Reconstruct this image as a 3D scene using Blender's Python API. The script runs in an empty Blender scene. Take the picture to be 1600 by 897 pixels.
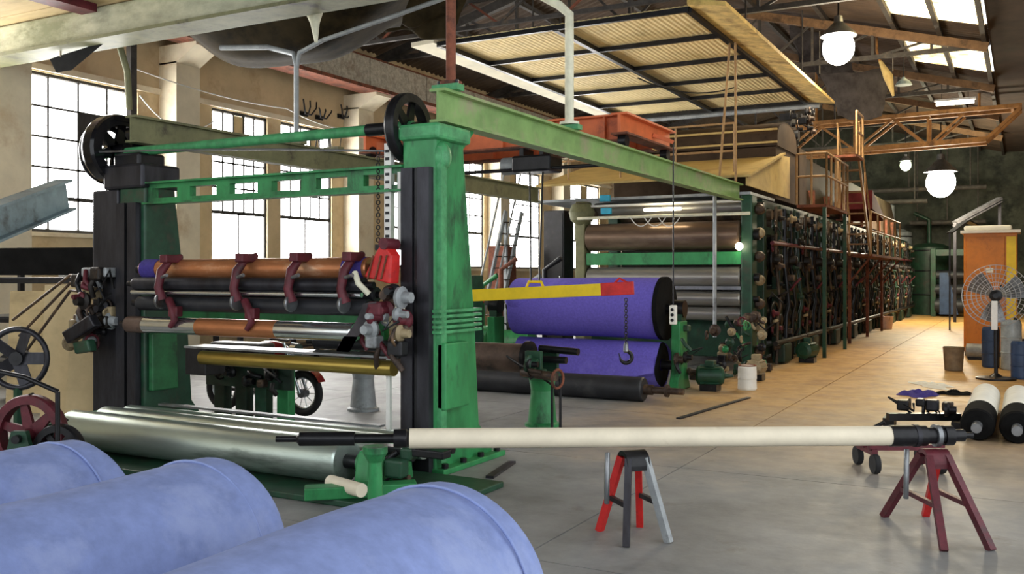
import bpy, math, random
from mathutils import Vector as V

# ------------------------------------------------------------------ camera, sky, exposure
SC = bpy.context.scene
COL = SC.collection
F = 1470.0                       # focal length in pixels of the 1600 px wide frame
TH = math.atan(800 / F)          # yaw of the camera against the hall's long axis (+Y)
EYE = 1.7
HOR = 430.0
cam = bpy.data.cameras.new('camera')
cam.sensor_width = 36.0
cam.lens = 36.0 * F / 1600
cam.shift_y = -(448.5 - HOR) / 1600
cam.clip_start = 0.05
cam.clip_end = 300
cam_o = bpy.data.objects.new('camera', cam)
cam_o.location = (0, 0, EYE)
cam_o.rotation_euler = (math.pi / 2, 0, TH)
COL.objects.link(cam_o)
SC.camera = cam_o

world = bpy.data.worlds.new('sky')
world.use_nodes = True
SC.world = world
bg = world.node_tree.nodes['Background']
bg.inputs['Color'].default_value = (0.93, 0.97, 1.0, 1)
bg.inputs['Strength'].default_value = 2.0
vs = SC.view_settings
vs.view_transform = 'Standard'
vs.look = 'None'
vs.exposure = 0.12
vs.gamma = 1.0
vs.use_curve_mapping = False
SC.cycles.use_denoising = True
SC.cycles.max_bounces = 8
SC.cycles.diffuse_bounces = 5
SC.cycles.sample_clamp_indirect = 6.0
WINDOW_LIGHT = 17.0
SKYLIGHT = 5.0

# ------------------------------------------------------------------ pixel -> place
FW = V((-math.sin(TH), math.cos(TH), 0)); RT = V((math.cos(TH), math.sin(TH), 0)); UP = V((0, 0, 1))
CP = V((0, 0, EYE))
def ray(px, py): return FW + RT * ((px - 800) / F) + UP * ((HOR - py) / F)
def at_d(px, py, d): return CP + ray(px, py) * d
def at_z(px, py, z): r = ray(px, py); return CP + r * ((z - EYE) / r.z)
def at_x(px, py, x): r = ray(px, py); return CP + r * (x / r.x)
def at_y(px, py, y): r = ray(px, py); return CP + r * (y / r.y)

# ------------------------------------------------------------------ materials
MATS = {}
def mat(name, col, rough=.55, metal=0., var=.25, scale=5., bump=.15, dirt=None, dirt_at=.6, dirt_scale=2.2, stretch=None, emit=None, coat=0):
    m = bpy.data.materials.new(name); m.use_nodes = True
    nt = m.node_tree; N = nt.nodes; L = nt.links
    b = N['Principled BSDF']
    b.inputs['Roughness'].default_value = rough
    b.inputs['Metallic'].default_value = metal
    b.inputs['Specular IOR Level'].default_value = .06 if ('tarp' in name or 'hood' in name) else .4
    if coat: b.inputs['Coat Weight'].default_value = coat
    tc = N.new('ShaderNodeTexCoord'); mp = N.new('ShaderNodeMapping')
    if stretch: mp.inputs['Scale'].default_value = stretch
    L.new(tc.outputs['Object'], mp.inputs['Vector'])
    n = N.new('ShaderNodeTexNoise'); n.inputs['Scale'].default_value = scale; n.inputs['Detail'].default_value = 6; n.inputs['Roughness'].default_value = .65
    L.new(mp.outputs['Vector'], n.inputs['Vector'])
    r = N.new('ShaderNodeValToRGB')
    r.color_ramp.elements[0].position = .3; r.color_ramp.elements[1].position = .7
    c0 = [max(0, c * (1 - var)) for c in col]; c1 = [min(1, c * (1 + var)) for c in col]
    r.color_ramp.elements[0].color = (*c0, 1); r.color_ramp.elements[1].color = (*c1, 1)
    L.new(n.outputs['Fac'], r.inputs['Fac'])
    out = r.outputs['Color']
    if dirt:
        n2 = N.new('ShaderNodeTexNoise'); n2.inputs['Scale'].default_value = dirt_scale; n2.inputs['Detail'].default_value = 8; n2.inputs['Roughness'].default_value = .7
        L.new(mp.outputs['Vector'], n2.inputs['Vector'])
        r2 = N.new('ShaderNodeValToRGB'); r2.color_ramp.elements[0].position = dirt_at - .06; r2.color_ramp.elements[1].position = dirt_at + .08
        L.new(n2.outputs['Fac'], r2.inputs['Fac'])
        mx = N.new('ShaderNodeMix'); mx.data_type = 'RGBA'
        L.new(r2.outputs['Color'], mx.inputs['Factor']); L.new(out, mx.inputs['A']); mx.inputs['B'].default_value = (*dirt, 1)
        out = mx.outputs['Result']
    L.new(out, b.inputs['Base Color'])
    if bump:
        bp = N.new('ShaderNodeBump'); bp.inputs['Strength'].default_value = bump; bp.inputs['Distance'].default_value = .02
        L.new(n.outputs['Fac'], bp.inputs['Height']); L.new(bp.outputs['Normal'], b.inputs['Normal'])
    if emit:
        b.inputs['Emission Color'].default_value = (*emit[0], 1); b.inputs['Emission Strength'].default_value = emit[1]
    MATS[name] = m
    return m

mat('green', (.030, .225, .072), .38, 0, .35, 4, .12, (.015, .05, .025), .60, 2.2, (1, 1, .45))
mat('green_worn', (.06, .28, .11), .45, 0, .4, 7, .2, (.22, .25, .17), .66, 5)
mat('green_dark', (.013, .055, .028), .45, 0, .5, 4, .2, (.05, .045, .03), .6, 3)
mat('green_pale', (.20, .33, .11), .5, 0, .25, 3, .12, (.30, .30, .17), .58, 1.6)
mat('olive', (.17, .17, .085), .6, 0, .3, 4, .15, (.06, .055, .035), .6, 2)
mat('black_iron', (.012, .012, .014), .35, .3, .5, 8, .15, (.05, .04, .035), .66, 4)
mat('black_gloss', (.008, .008, .010), .14, .2, .3, 5, .03)
mat('dark_steel', (.036, .036, .043), .42, .6, .45, 6, .2, (.02, .017, .02), .58, 2, (1, 1, .25))
mat('grey_steel', (.23, .24, .25), .36, .75, .3, 5, .08, (.09, .08, .07), .62, 3)
mat('drum_steel', (.46, .54, .49), .3, .8, .22, 3, .03, (.12, .15, .13), .62, 2, (.2, 1, 1))
mat('chrome', (.62, .66, .68), .16, .95, .12, 4, .02)
mat('copper', (.50, .20, .085), .28, .55, .3, 4, .04, (.72, .50, .33), .6, 2, (.35, 1, 1))
mat('brass', (.40, .29, .07), .28, .8, .3, 5, .05, (.10, .07, .02), .62, 2, (.3, 1, 1))
mat('maroon', (.10, .014, .022), .5, .1, .4, 9, .2, (.05, .03, .03), .62, 4)
mat('red', (.55, .02, .018), .45, 0, .25, 8, .12, (.2, .02, .02), .66, 5)
mat('yellow', (.85, .60, .012), .42, 0, .1, 5, .05, (.45, .32, .03), .7, 4)
mat('orange_paint', (.60, .14, .045), .5, 0, .22, 3, .1, (.25, .06, .03), .64, 2)
mat('orange_cabinet', (.62, .20, .015), .42, 0, .18, 3, .06, (.26, .07, .01), .60, 1.5)
mat('rust', (.20, .065, .035), .8, .1, .4, 10, .3, (.07, .03, .02), .55, 4)
mat('truss_orange', (.36, .17, .05), .7, .1, .35, 5, .2, (.12, .055, .02), .6, 3)
mat('dark_truss', (.055, .048, .042), .75, .2, .4, 6, .2, (.13, .09, .05), .64, 3)
mat('stair_tan', (.36, .22, .10), .6, .1, .3, 8, .2, (.15, .08, .04), .6, 4)
mat('purple_felt', (.135, .105, .50), .92, 0, .16, 30, .25, (.19, .155, .58), .62, 1.3)
mat('purple_dark', (.05, .035, .22), .9, 0, .2, 30, .25)
mat('blue_fabric', (.21, .27, .52), .9, 0, .16, 9, .22, (.28, .34, .58), .55, 1.8)
mat('cream_tube', (.78, .70, .54), .55, 0, .08, 6, .04, (.55, .47, .34), .70, 5, (1, .6, 1))
mat('paper_white', (.80, .78, .70), .7, 0, .08, 5, .05, (.6, .55, .42), .66, 3)
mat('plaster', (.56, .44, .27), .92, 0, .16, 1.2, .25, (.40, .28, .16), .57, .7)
mat('plaster_pale', (.70, .62, .46), .92, 0, .13, 1.5, .2, (.55, .43, .28), .6, .9)
mat('concrete_block', (.44, .40, .33), .95, 0, .4, 14, .5, (.26, .20, .15), .6, 1.5)
mat('beam_lime', (.42, .42, .30), .9, 0, .3, 5, .35, (.22, .23, .14), .55, 1.4, (.5, 1, 1))
mat('wood_deck', (.50, .38, .20), .8, 0, .3, 3, .2, (.28, .18, .09), .6, 1.5, (.25, 1, 1))
mat('cardboard', (.58, .45, .25), .85, 0, .15, 3, .08, (.42, .30, .15), .62, 1.5)
mat('tarp_brown', (.030, .022, .010), .8, 0, .45, 2, .3, (.01, .008, .005), .55, 1.1)
mat('tarp_black', (.008, .008, .008), .9, 0, .4, 4, .2)
mat('tarp_grey', (.075, .068, .072), .75, 0, .35, 3, .25, (.03, .028, .033), .6, 1.2)
mat('plaster_drip', (.72, .70, .54), .9, 0, .2, 6, .3)
mat('canopy_sheet', (.80, .62, .29), .7, 0, .16, 1.6, .05, (.50, .38, .16), .58, .8)
mat('canopy_pale', (.78, .72, .55), .8, 0, .12, 2, .05)
mat('canopy_edge', (.60, .42, .13), .85, 0, .35, 5, .3, (.30, .19, .05), .56, 2)
mat('roof_sheet', (.065, .043, .028), .85, .1, .4, 1.5, .1, (.05, .035, .025), .58, .7)
mat('roof_dark', (.05, .033, .024), .9, 0, .4, 1.5, .1)
mat('hood_brown', (.06, .04, .026), .7, .1, .35, 2, .06, (.03, .02, .015), .58, 1)
mat('hood_tan', (.50, .37, .15), .6, .1, .25, 2, .06, (.3, .2, .08), .6, 1)
mat('roll_brown', (.22, .15, .105), .3, .65, .3, 3, .03, (.36, .28, .2), .6, 1.5, (.25, 1, 1))
mat('roll_grey', (.30, .29, .26), .3, .6, .25, 3, .03, (.18, .15, .12), .6, 1.5, (.25, 1, 1))
mat('rubber', (.012, .012, .013), .75, 0, .3, 12, .15)
mat('black_roll', (.022, .023, .027), .5, .1, .4, 4, .06, (.06, .06, .06), .64, 2)
mat('rusty_roll', (.13, .085, .065), .5, .4, .45, 4, .15, (.05, .04, .035), .58, 2.5)
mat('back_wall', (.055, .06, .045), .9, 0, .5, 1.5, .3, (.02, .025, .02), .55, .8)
mat('wall_brown', (.07, .045, .03), .9, 0, .4, 1.5, .3)
mat('white_paint', (.75, .74, .70), .5, 0, .12, 6, .08, (.4, .36, .3), .66, 4)
mat('grey_paint', (.30, .32, .33), .5, .2, .3, 5, .1, (.12, .12, .12), .62, 3)
mat('blue_grey', (.22, .29, .31), .5, .3, .3, 4, .12, (.09, .1, .1), .6, 2)
mat('blue_plastic', (.03, .06, .13), .4, 0, .3, 5, .05)
mat('cyan_panel', (.04, .42, .62), .4, 0, .2, 8, .03)
mat('pink_bucket', (.85, .58, .48), .5, 0, .15, 6, .04)
mat('bin_brown', (.20, .14, .08), .6, .1, .3, 8, .1)
mat('glass_bottle', (.35, .40, .42), .15, 0, .3, 5, 0)
mat('rope', (.35, .30, .22), .9, 0, .2, 20, .1)
mat('moto_red', (.22, .012, .015), .25, 0, .2, 6, .02, coat=.5)
mat('window_frame', (.04, .038, .036), .7, .2, .3, 8, .1)
mat('mesh_guard', (.40, .40, .40), .4, .6, .2, 8, .05)
mat('chute_hood', (.06, .06, .065), .85, 0, .4, 5, .1)
mat('maroon_hood', (.10, .018, .02), .8, 0, .4, 5, .2)
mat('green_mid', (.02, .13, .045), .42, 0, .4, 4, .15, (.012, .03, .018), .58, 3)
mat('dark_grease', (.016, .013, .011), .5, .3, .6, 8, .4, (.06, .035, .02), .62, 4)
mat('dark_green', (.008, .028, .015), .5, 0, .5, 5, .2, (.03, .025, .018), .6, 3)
mat('dark_pipe', (.09, .06, .035), .6, .2, .5, 5, .2, (.03, .02, .015), .55, 3)
mat('rafter_brown', (.17, .095, .045), .8, 0, .35, 5, .2, (.07, .04, .02), .58, 3)
mat('grease', (.06, .04, .03), .5, .3, .6, 8, .4, (.20, .12, .06), .58, 4)
mat('tan_housing', (.33, .26, .15), .6, .1, .4, 6, .2, (.12, .08, .04), .56, 3)

def emit_mat(name, col, strength):
    m = bpy.data.materials.new(name); m.use_nodes = True
    b = m.node_tree.nodes['Principled BSDF']
    b.inputs['Base Color'].default_value = (*[min(1, c) * .8 for c in col], 1)
    b.inputs['Roughness'].default_value = .25
    b.inputs['Emission Color'].default_value = (*col, 1); b.inputs['Emission Strength'].default_value = strength
    MATS[name] = m
emit_mat('pane', (1, .99, .97), WINDOW_LIGHT)
emit_mat('skylight', (1, .80, .42), SKYLIGHT)
def stain(m):
    nt = MATS[m].node_tree; N = nt.nodes; L = nt.links; b = N['Principled BSDF']
    g = N.new('ShaderNodeNewGeometry'); n = N.new('ShaderNodeTexNoise'); n.inputs['Scale'].default_value = 1.3; n.inputs['Detail'].default_value = 5
    L.new(g.outputs['Position'], n.inputs['Vector'])
    r = N.new('ShaderNodeMapRange'); r.inputs['From Min'].default_value = .34; r.inputs['From Max'].default_value = .56
    r.inputs['To Min'].default_value = SKYLIGHT * .12; r.inputs['To Max'].default_value = SKYLIGHT
    L.new(n.outputs['Fac'], r.inputs['Value']); L.new(r.outputs[0], b.inputs['Emission Strength'])
stain('skylight')
emit_mat('lamp', (1, .95, .85), 40)
emit_mat('lamp_green', (.85, 1, .62), 14)
emit_mat('tube_light', (1, .88, .62), 16)

# floor: grey concrete, with an ochre clay stain trodden along the aisle
def floor_mat():
    m = bpy.data.materials.new('concrete_floor'); m.use_nodes = True
    nt = m.node_tree; N = nt.nodes; L = nt.links; b = N['Principled BSDF']
    g = N.new('ShaderNodeNewGeometry'); sep = N.new('ShaderNodeSeparateXYZ'); L.new(g.outputs['Position'], sep.inputs[0])
    def noise(s, d=8):
        n = N.new('ShaderNodeTexNoise'); n.inputs['Scale'].default_value = s; n.inputs['Detail'].default_value = d; n.inputs['Roughness'].default_value = .68
        L.new(g.outputs['Position'], n.inputs['Vector']); return n
    def math_(op, a, bb):
        k = N.new('ShaderNodeMath'); k.operation = op
        for i, x in enumerate((a, bb)):
            if isinstance(x, (int, float)): k.inputs[i].default_value = x
            else: L.new(x, k.inputs[i])
        return k.outputs[0]
    def ramp(x, p0, c0, p1, c1):
        r = N.new('ShaderNodeValToRGB'); r.color_ramp.elements[0].position = p0; r.color_ramp.elements[1].position = p1
        r.color_ramp.elements[0].color = (*c0, 1); r.color_ramp.elements[1].color = (*c1, 1); L.new(x, r.inputs['Fac']); return r
    n1 = noise(.9); n2 = noise(5); n3 = noise(2.3)
    grey = ramp(n1.outputs['Fac'], .3, (.15, .15, .145), .7, (.33, .33, .325))
    ochre = ramp(n3.outputs['Fac'], .3, (.34, .175, .05), .72, (.66, .40, .125))
    # aisle mask: x > -4.2 and y > 11, edges broken by noise
    mx_ = math_('ADD', sep.outputs['X'], math_('MULTIPLY', n1.outputs['Fac'], 2.2))
    a1 = N.new('ShaderNodeMapRange'); a1.inputs['From Min'].default_value = -3.9; a1.inputs['From Max'].default_value = -2.6; L.new(mx_, a1.inputs['Value'])
    my_ = math_('ADD', sep.outputs['Y'], math_('MULTIPLY', n1.outputs['Fac'], 5))
    a2 = N.new('ShaderNodeMapRange'); a2.inputs['From Min'].default_value = 10.0; a2.inputs['From Max'].default_value = 16.0; L.new(my_, a2.inputs['Value'])
    mask = math_('MULTIPLY', a1.outputs[0], a2.outputs[0])
    mix = N.new('ShaderNodeMix'); mix.data_type = 'RGBA'
    L.new(mask, mix.inputs['Factor']); L.new(grey.outputs['Color'], mix.inputs['A']); L.new(ochre.outputs['Color'], mix.inputs['B'])
    stain = ramp(n3.outputs['Fac'], .60, (0, 0, 0), .72, (.55, .55, .55))
    mix2 = N.new('ShaderNodeMix'); mix2.data_type = 'RGBA'
    L.new(stain.outputs['Color'], mix2.inputs['Factor']); L.new(mix.outputs['Result'], mix2.inputs['A']); mix2.inputs['B'].default_value = (.12, .10, .075, 1)
    L.new(mix2.outputs['Result'], b.inputs['Base Color'])
    rr = N.new('ShaderNodeMapRange'); rr.inputs['To Min'].default_value = .35; rr.inputs['To Max'].default_value = .75; L.new(n2.outputs['Fac'], rr.inputs['Value'])
    L.new(rr.outputs[0], b.inputs['Roughness'])
    bp = N.new('ShaderNodeBump'); bp.inputs['Strength'].default_value = .2; bp.inputs['Distance'].default_value = .02
    L.new(n2.outputs['Fac'], bp.inputs['Height']); L.new(bp.outputs['Normal'], b.inputs['Normal'])
    MATS['floor'] = m
floor_mat()

# ------------------------------------------------------------------ mesh builder
def perp(a):
    a = V(a).normalized()
    h = V((0, 0, 1)) if abs(a.z) < .9 else V((1, 0, 0))
    u = a.cross(h).normalized()
    return a, u, a.cross(u).normalized()

class MB:
    def __init__(s): s.v = []; s.f = []; s.sm = []
    def add(s, vs_, fs, sm=False):
        o = len(s.v); s.v += [tuple(p) for p in vs_]
        for f in fs: s.f.append(tuple(i + o for i in f)); s.sm.append(sm)
        return s
    def box(s, x0, x1, y0, y1, z0, z1):
        p = [(x, y, z) for z in (z0, z1) for y in (y0, y1) for x in (x0, x1)]
        return s.add(p, [(0, 2, 3, 1), (4, 5, 7, 6), (0, 1, 5, 4), (2, 6, 7, 3), (0, 4, 6, 2), (1, 3, 7, 5)])
    def obox(s, c, a, b, d):
        c, a, b, d = V(c), V(a), V(b), V(d)
        p = [c + a * i + b * j + d * k for k in (-1, 1) for j in (-1, 1) for i in (-1, 1)]
        return s.add(p, [(0, 2, 3, 1), (4, 5, 7, 6), (0, 1, 5, 4), (2, 6, 7, 3), (0, 4, 6, 2), (1, 3, 7, 5)])
    def bar(s, p0, p1, w, h, up=None):
        p0, p1 = V(p0), V(p1); a = (p1 - p0)
        n = a.normalized(); up = V(up) if up else (V((0, 0, 1)) if abs(n.z) < .95 else V((0, 1, 0)))
        side = n.cross(up).normalized(); u2 = side.cross(n).normalized()
        return s.obox((p0 + p1) / 2, a / 2, side * (w / 2), u2 * (h / 2))
    def lathe(s, o, axis, prof, n=16, caps=True):
        a, u, w = perp(axis); o = V(o)
        ring = [(math.cos(2 * math.pi * i / n), math.sin(2 * math.pi * i / n)) for i in range(n)]
        vs_ = []
        for t, r in prof: vs_ += [o + a * t + (u * c + w * q) * r for c, q in ring]
        fs = [(k * n + i, k * n + (i + 1) % n, (k + 1) * n + (i + 1) % n, (k + 1) * n + i) for k in range(len(prof) - 1) for i in range(n)]
        # split sharp profiles so that shading stays crisp
        for k in range(len(prof) - 1):
            s.add([vs_[k * n + i] for i in range(n)] + [vs_[(k + 1) * n + i] for i in range(n)],
                  [(i, (i + 1) % n, n + (i + 1) % n, n + i) for i in range(n)], True)
        if caps:
            if prof[0][1] > 1e-5: s.add(vs_[:n], [tuple(range(n))[::-1]])
            if prof[-1][1] > 1e-5: s.add(vs_[-n:], [tuple(range(n))])
        return s
    def cyl(s, p0, p1, r, r1=None, n=16, caps=True):
        p0, p1 = V(p0), V(p1); a = p1 - p0
        return s.lathe(p0, a, [(0, r), (a.length, r if r1 is None else r1)], n, caps)
    def tube(s, pts, r, n=8):
        pts = [V(p) for p in pts]; rs = r if isinstance(r, (list, tuple)) else [r] * len(pts)
        vs_ = []; prev = None
        for k, p in enumerate(pts):
            t = (pts[min(k + 1, len(pts) - 1)] - pts[max(k - 1, 0)]).normalized()
            if prev is None: _, u, w = perp(t)
            else:
                u = (prev - t * prev.dot(t))
                u = u.normalized() if u.length > 1e-6 else perp(t)[1]
                w = t.cross(u).normalized()
            prev = u
            vs_ += [p + (u * math.cos(2 * math.pi * i / n) + w * math.sin(2 * math.pi * i / n)) * rs[k] for i in range(n)]
        fs = [(k * n + i, k * n + (i + 1) % n, (k + 1) * n + (i + 1) % n, (k + 1) * n + i) for k in range(len(pts) - 1) for i in range(n)]
        s.add(vs_, fs, True); s.add(vs_[:n], [tuple(range(n))[::-1]]); s.add(vs_[-n:], [tuple(range(n))])
        return s
    def ring(s, c, axis, R, r, n=28, m=8, a0=0, a1=2 * math.pi):
        a, u, w = perp(axis); c = V(c); full = abs(a1 - a0 - 2 * math.pi) < 1e-6
        k_ = n if full else n + 1; vs_ = []
        for i in range(k_):
            t = a0 + (a1 - a0) * i / n; d = u * math.cos(t) + w * math.sin(t)
            for j in range(m):
                q = 2 * math.pi * j / m; vs_.append(c + d * (R + r * math.cos(q)) + a * (r * math.sin(q)))
        fs = [(i * m + j, i * m + (j + 1) % m, ((i + 1) % k_) * m + (j + 1) % m, ((i + 1) % k_) * m + j) for i in range(n) for j in range(m)]
        return s.add(vs_, fs, True)
    def sphere(s, c, r, n=16, m=10, sq=(1, 1, 1)):
        c = V(c); vs_ = []
        for i in range(m + 1):
            t = math.pi * i / m
            for j in range(n):
                q = 2 * math.pi * j / n
                vs_.append(c + V((r * sq[0] * math.sin(t) * math.cos(q), r * sq[1] * math.sin(t) * math.sin(q), r * sq[2] * math.cos(t))))
        fs = [(i * n + j, i * n + (j + 1) % n, (i + 1) * n + (j + 1) % n, (i + 1) * n + j) for i in range(m) for j in range(n)]
        return s.add(vs_, fs, True)
    def prism(s, poly, o, U, W, E):
        o, U, W, E = V(o), V(U), V(W), V(E); n = len(poly)
        a = [o + U * x + W * y for x, y in poly]
        return s.add(a + [p + E for p in a], [tuple(range(n))[::-1], tuple(range(n, 2 * n))] + [(i, (i + 1) % n, n + (i + 1) % n, n + i) for i in range(n)])
    def grid(s, fn, nu, nv, thick=0):
        vs_ = [V(fn(i / nu, j / nv)) for j in range(nv + 1) for i in range(nu + 1)]
        fs = [(j * (nu + 1) + i, j * (nu + 1) + i + 1, (j + 1) * (nu + 1) + i + 1, (j + 1) * (nu + 1) + i) for j in range(nv) for i in range(nu)]
        s.add(vs_, fs, True)
        if thick:
            s.add([p - V((0, 0, thick)) for p in vs_], [f[::-1] for f in fs], True)
            q = nu + 1
            rim = [j * q for j in range(nv + 1)][::-1] + list(range(q)) + [j * q + nu for j in range(nv + 1)] + [nv * q + i for i in range(nu, -1, -1)]
            b = [vs_[i] for i in rim]; k = len(b)
            s.add(b + [p - V((0, 0, thick)) for p in b], [(i, (i + 1) % k, k + (i + 1) % k, k + i) for i in range(k)])
        return s
    def ibeam(s, p0, p1, w, h, tf=.025, tw=.02):
        p0, p1 = V(p0), V(p1); n = (p1 - p0).normalized(); side = n.cross(UP).normalized(); u = side.cross(n)
        s.bar(p0 + u * (h / 2 - tf / 2), p1 + u * (h / 2 - tf / 2), w, tf)
        s.bar(p0 - u * (h / 2 - tf / 2), p1 - u * (h / 2 - tf / 2), w, tf)
        return s.bar(p0, p1, tw, h - 2 * tf)
    def build(s, name, m, parent=None, bevel=0, off=None):
        root = parent
        while root is not None and root.parent is not None: root = root.parent
        o0 = V(off) if off is not None else (root.location.copy() if root is not None else V((0, 0, 0)))
        me = bpy.data.meshes.new(name)
        me.from_pydata([(V(p) - o0)[:] for p in s.v], [], s.f)
        me.polygons.foreach_set('use_smooth', s.sm)
        me.materials.append(MATS[m]); me.update()
        o = bpy.data.objects.new(name, me); COL.objects.link(o)
        if parent is not None: o.parent = parent
        elif off is not None: o.location = o0
        if bevel:
            bv = o.modifiers.new('edge', 'BEVEL'); bv.width = bevel; bv.segments = 2; bv.limit_method = 'ANGLE'; bv.angle_limit = math.radians(50)
        return o

def tag(o, label, cat, group=None, kind=None):
    o['label'] = label; o['category'] = cat
    if group: o['group'] = group
    if kind: o['kind'] = kind
    return o
def thing(name, label, cat, loc=(0, 0, 0), group=None):
    o = bpy.data.objects.new(name, None); o.empty_display_size = .1; COL.objects.link(o); o.location = loc
    return tag(o, label, cat, group)
def struct(o): o['kind'] = 'structure'; return o
def share(src, name, parent, loc):               # a part that shares its mesh
    o = bpy.data.objects.new(name, src.data); COL.objects.link(o); o.parent = parent; o.location = loc; return o
def copy_thing(root, loc, label=None, rotz=None):
    r = root.copy(); COL.objects.link(r); r.location = loc
    if rotz is not None: r.rotation_euler = (0, 0, rotz)
    if label: r['label'] = label
    for ch in list(root.children):
        c = ch.copy(); COL.objects.link(c); c.parent = r
        for g in list(ch.children):
            d = g.copy(); COL.objects.link(d); d.parent = c
    return r
def sway(a, b, n, amp, seed=0):                  # a slightly wavy line of points
    rnd = random.Random(seed); a, b = V(a), V(b)
    return [a.lerp(b, i / n) + (V((rnd.uniform(-1, 1), rnd.uniform(-1, 1), rnd.uniform(-1, 1))) * amp if 0 < i < n else V((0, 0, 0))) for i in range(n + 1)]
def sag(a, b, n, drop):
    a, b = V(a), V(b); return [a.lerp(b, i / n) - UP * (drop * 4 * (i / n) * (1 - i / n)) for i in range(n + 1)]

# ================================================================== THE SETTING
Y0, Y1, XW, XR_, EAVE, RIDGE, XRIDGE = -4.0, 47.0, -14.0, 3.0, 7.15, 8.93, -7.3
floor = struct(MB().box(XW, XR_, Y0, Y1, -.2, -.03).build('floor', 'floor'))
NX, NY = 6, 17
sw, sl = (XR_ - XW) / NX, (Y1 - Y0) / NY
slab0 = None
for i in range(NX):
    for j in range(NY):
        c = (XW + (i + .5) * sw, Y0 + (j + .5) * sl, -.02)
        if slab0 is None:
            slab0 = MB().box(-sw / 2 + .006, sw / 2 - .006, -sl / 2 + .006, sl / 2 - .006, -.02, .02).build('slab', 'floor', floor, off=(0, 0, 0)); slab0.location = c
        else: share(slab0, 'slab', floor, c)

WINS = [(6.3, 8.7, 2.4, 5.0), (9.3, 11.65, 2.4, 5.0), (13.4, 14.95, 1.95, 5.0), (15.35, 17.05, 1.95, 5.0), (19.4, 21.3, 1.9, 5.0),  # first opening lies out of view, added for the light it gives
        (22.2, 24.0, 1.9, 5.0), (25.0, 27.7, 1.9, 5.0), (30.0, 32.6, 1.9, 5.0)]
mb = MB(); y = Y0
for (a, b, z0, z1) in WINS:
    mb.box(XW - .4, XW, y, a, 0, EAVE + .06); mb.box(XW - .4, XW, a, b, 0, z0); mb.box(XW - .4, XW, a, b, z1, EAVE + .06); y = b
mb.box(XW - .4, XW, y, Y1, 0, EAVE + .06)
wl = struct(mb.build('wall_left', 'plaster'))
for yy in (2.3, 7.6 - 1.6, 9.0, 12.4, 17.75, 21.75, 24.5, 28.8, 34, 39.4):          # pilasters that carry the runway
    MB().box(XW, XW + .45, yy - .28, yy + .28, 0, 5.6).build('pilaster', 'plaster_pale', wl)
    MB().prism([(0, 0), (.45, .0), (.95, .28), (.95, .34), (0, .34)], (XW, yy - .28, 5.57), (1, 0, 0), (0, 0, 1), (0, .56, 0)).build('corbel', 'plaster_pale', wl)
MB().box(XW, XW + .06, Y0, Y1, 5.02, 5.12).build('ledge', 'plaster_pale', wl)
for k, (a, b, z0, z1) in enumerate(WINS):
    w = bpy.data.objects.new('window_%d' % (k + 1), None); COL.objects.link(w); w.location = (XW - .08, (a + b) / 2, z0); w['kind'] = 'structure'
    fr = MB(); x0, x1 = XW - .11, XW - .04; t = .05
    fr.box(x0, x1, a, b, z0, z0 + t); fr.box(x0, x1, a, b, z1 - t, z1); fr.box(x0, x1, a, a + t, z0, z1); fr.box(x0, x1, b - t, b, z0, z1)
    fr.build('window_frame', 'window_frame', w)
    MB().box(XW - .04, XW + .08, a - .06, b + .06, z0 - .07, z0).build('window_sill', 'plaster_pale', w)
    tr = z0 + (.33 if k > 1 else .22) * (z1 - z0)
    up, lo = (5 if k > 1 else 4), (2 if k > 1 else 4)
    zs = [z0 + t, tr] + [tr + (z1 - t - tr) * i / 4 for i in (1, 2, 3, 4)]
    for i, zz in enumerate(zs[1:-1]): h = .035 if i == 0 else .017; MB().box(x0 + .01, x1 - .01, a + t, b - t, zz - h, zz + h).build('glazing_bar', 'window_frame', w)
    for n_, za, zb in ((up, tr, z1 - t), (lo, z0 + t, tr)):
        for i in range(1, n_): yy = a + t + (b - a - 2 * t) * i / n_; MB().box(x0 + .01, x1 - .01, yy - .017, yy + .017, za, zb).build('glazing_bar', 'window_frame', w)
    for j in range(len(zs) - 1):
        n_ = lo if j == 0 else up
        for i in range(n_):
            ya, yb = [a + t + (b - a - 2 * t) * q / n_ for q in (i, i + 1)]
            m = 'pane'
            if k > 1 and j == 4 and (i * 7 + k * 3) % 5 == 0: m = 'cardboard'
            if k == 1 and (i, j) == (2, 3): m = 'dark_steel'
            o = MB().box(x0 + .025, x0 + .04, ya + .015, yb - .015, zs[j] + .018, zs[j + 1] - .018).build('pane', m, w)
            if m != 'pane': o['label'] = 'blanked window pane'
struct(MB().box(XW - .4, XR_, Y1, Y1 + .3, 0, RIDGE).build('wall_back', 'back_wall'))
struct(MB().box(XR_, XR_ + .3, 14.0, Y1, 0, EAVE).build('wall_right', 'wall_brown'))

# roof of corrugated sheets, a strip of yellowed skylights low on the slope over the aisle
def roofz(x): return EAVE + (RIDGE - EAVE) * ((x + .7) / (XRIDGE + .7) if x > XRIDGE else (x - XW) / (XRIDGE - XW))
TR = [2.4 + 5.4 * k for k in range(-1, 9)]
ceil = struct(MB().box(-.7, XR_, Y0, Y1, EAVE, EAVE + .1).build('ceiling', 'roof_dark'))
def sheet(xa, xb, L, wave=.22, amp=.025):
    za, zb = roofz(xa), roofz(xb)
    nu = int(L / wave * 6)
    mb = MB()
    def fn(u, v): return (xa + (xb - xa) * v, L * u, za + (zb - za) * v + amp * math.sin(2 * math.pi * L * u / wave))
    return mb.grid(fn, nu, 1, .02)
bays = [(Y0, TR[0])] + [(TR[i], TR[i + 1]) for i in range(len(TR) - 1)] + [(TR[-1], Y1)]
cache = {}
def place(xa, xb, ya, yb, m, name):
    key = (xa, xb, round(yb - ya, 3), m)
    if key in cache: share(cache[key], name, ceil, (0, ya, 0))
    else:
        cache[key] = sheet(xa, xb, yb - ya).build(name, m, ceil, off=(0, 0, 0)); cache[key].location = (0, ya, 0)
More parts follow.
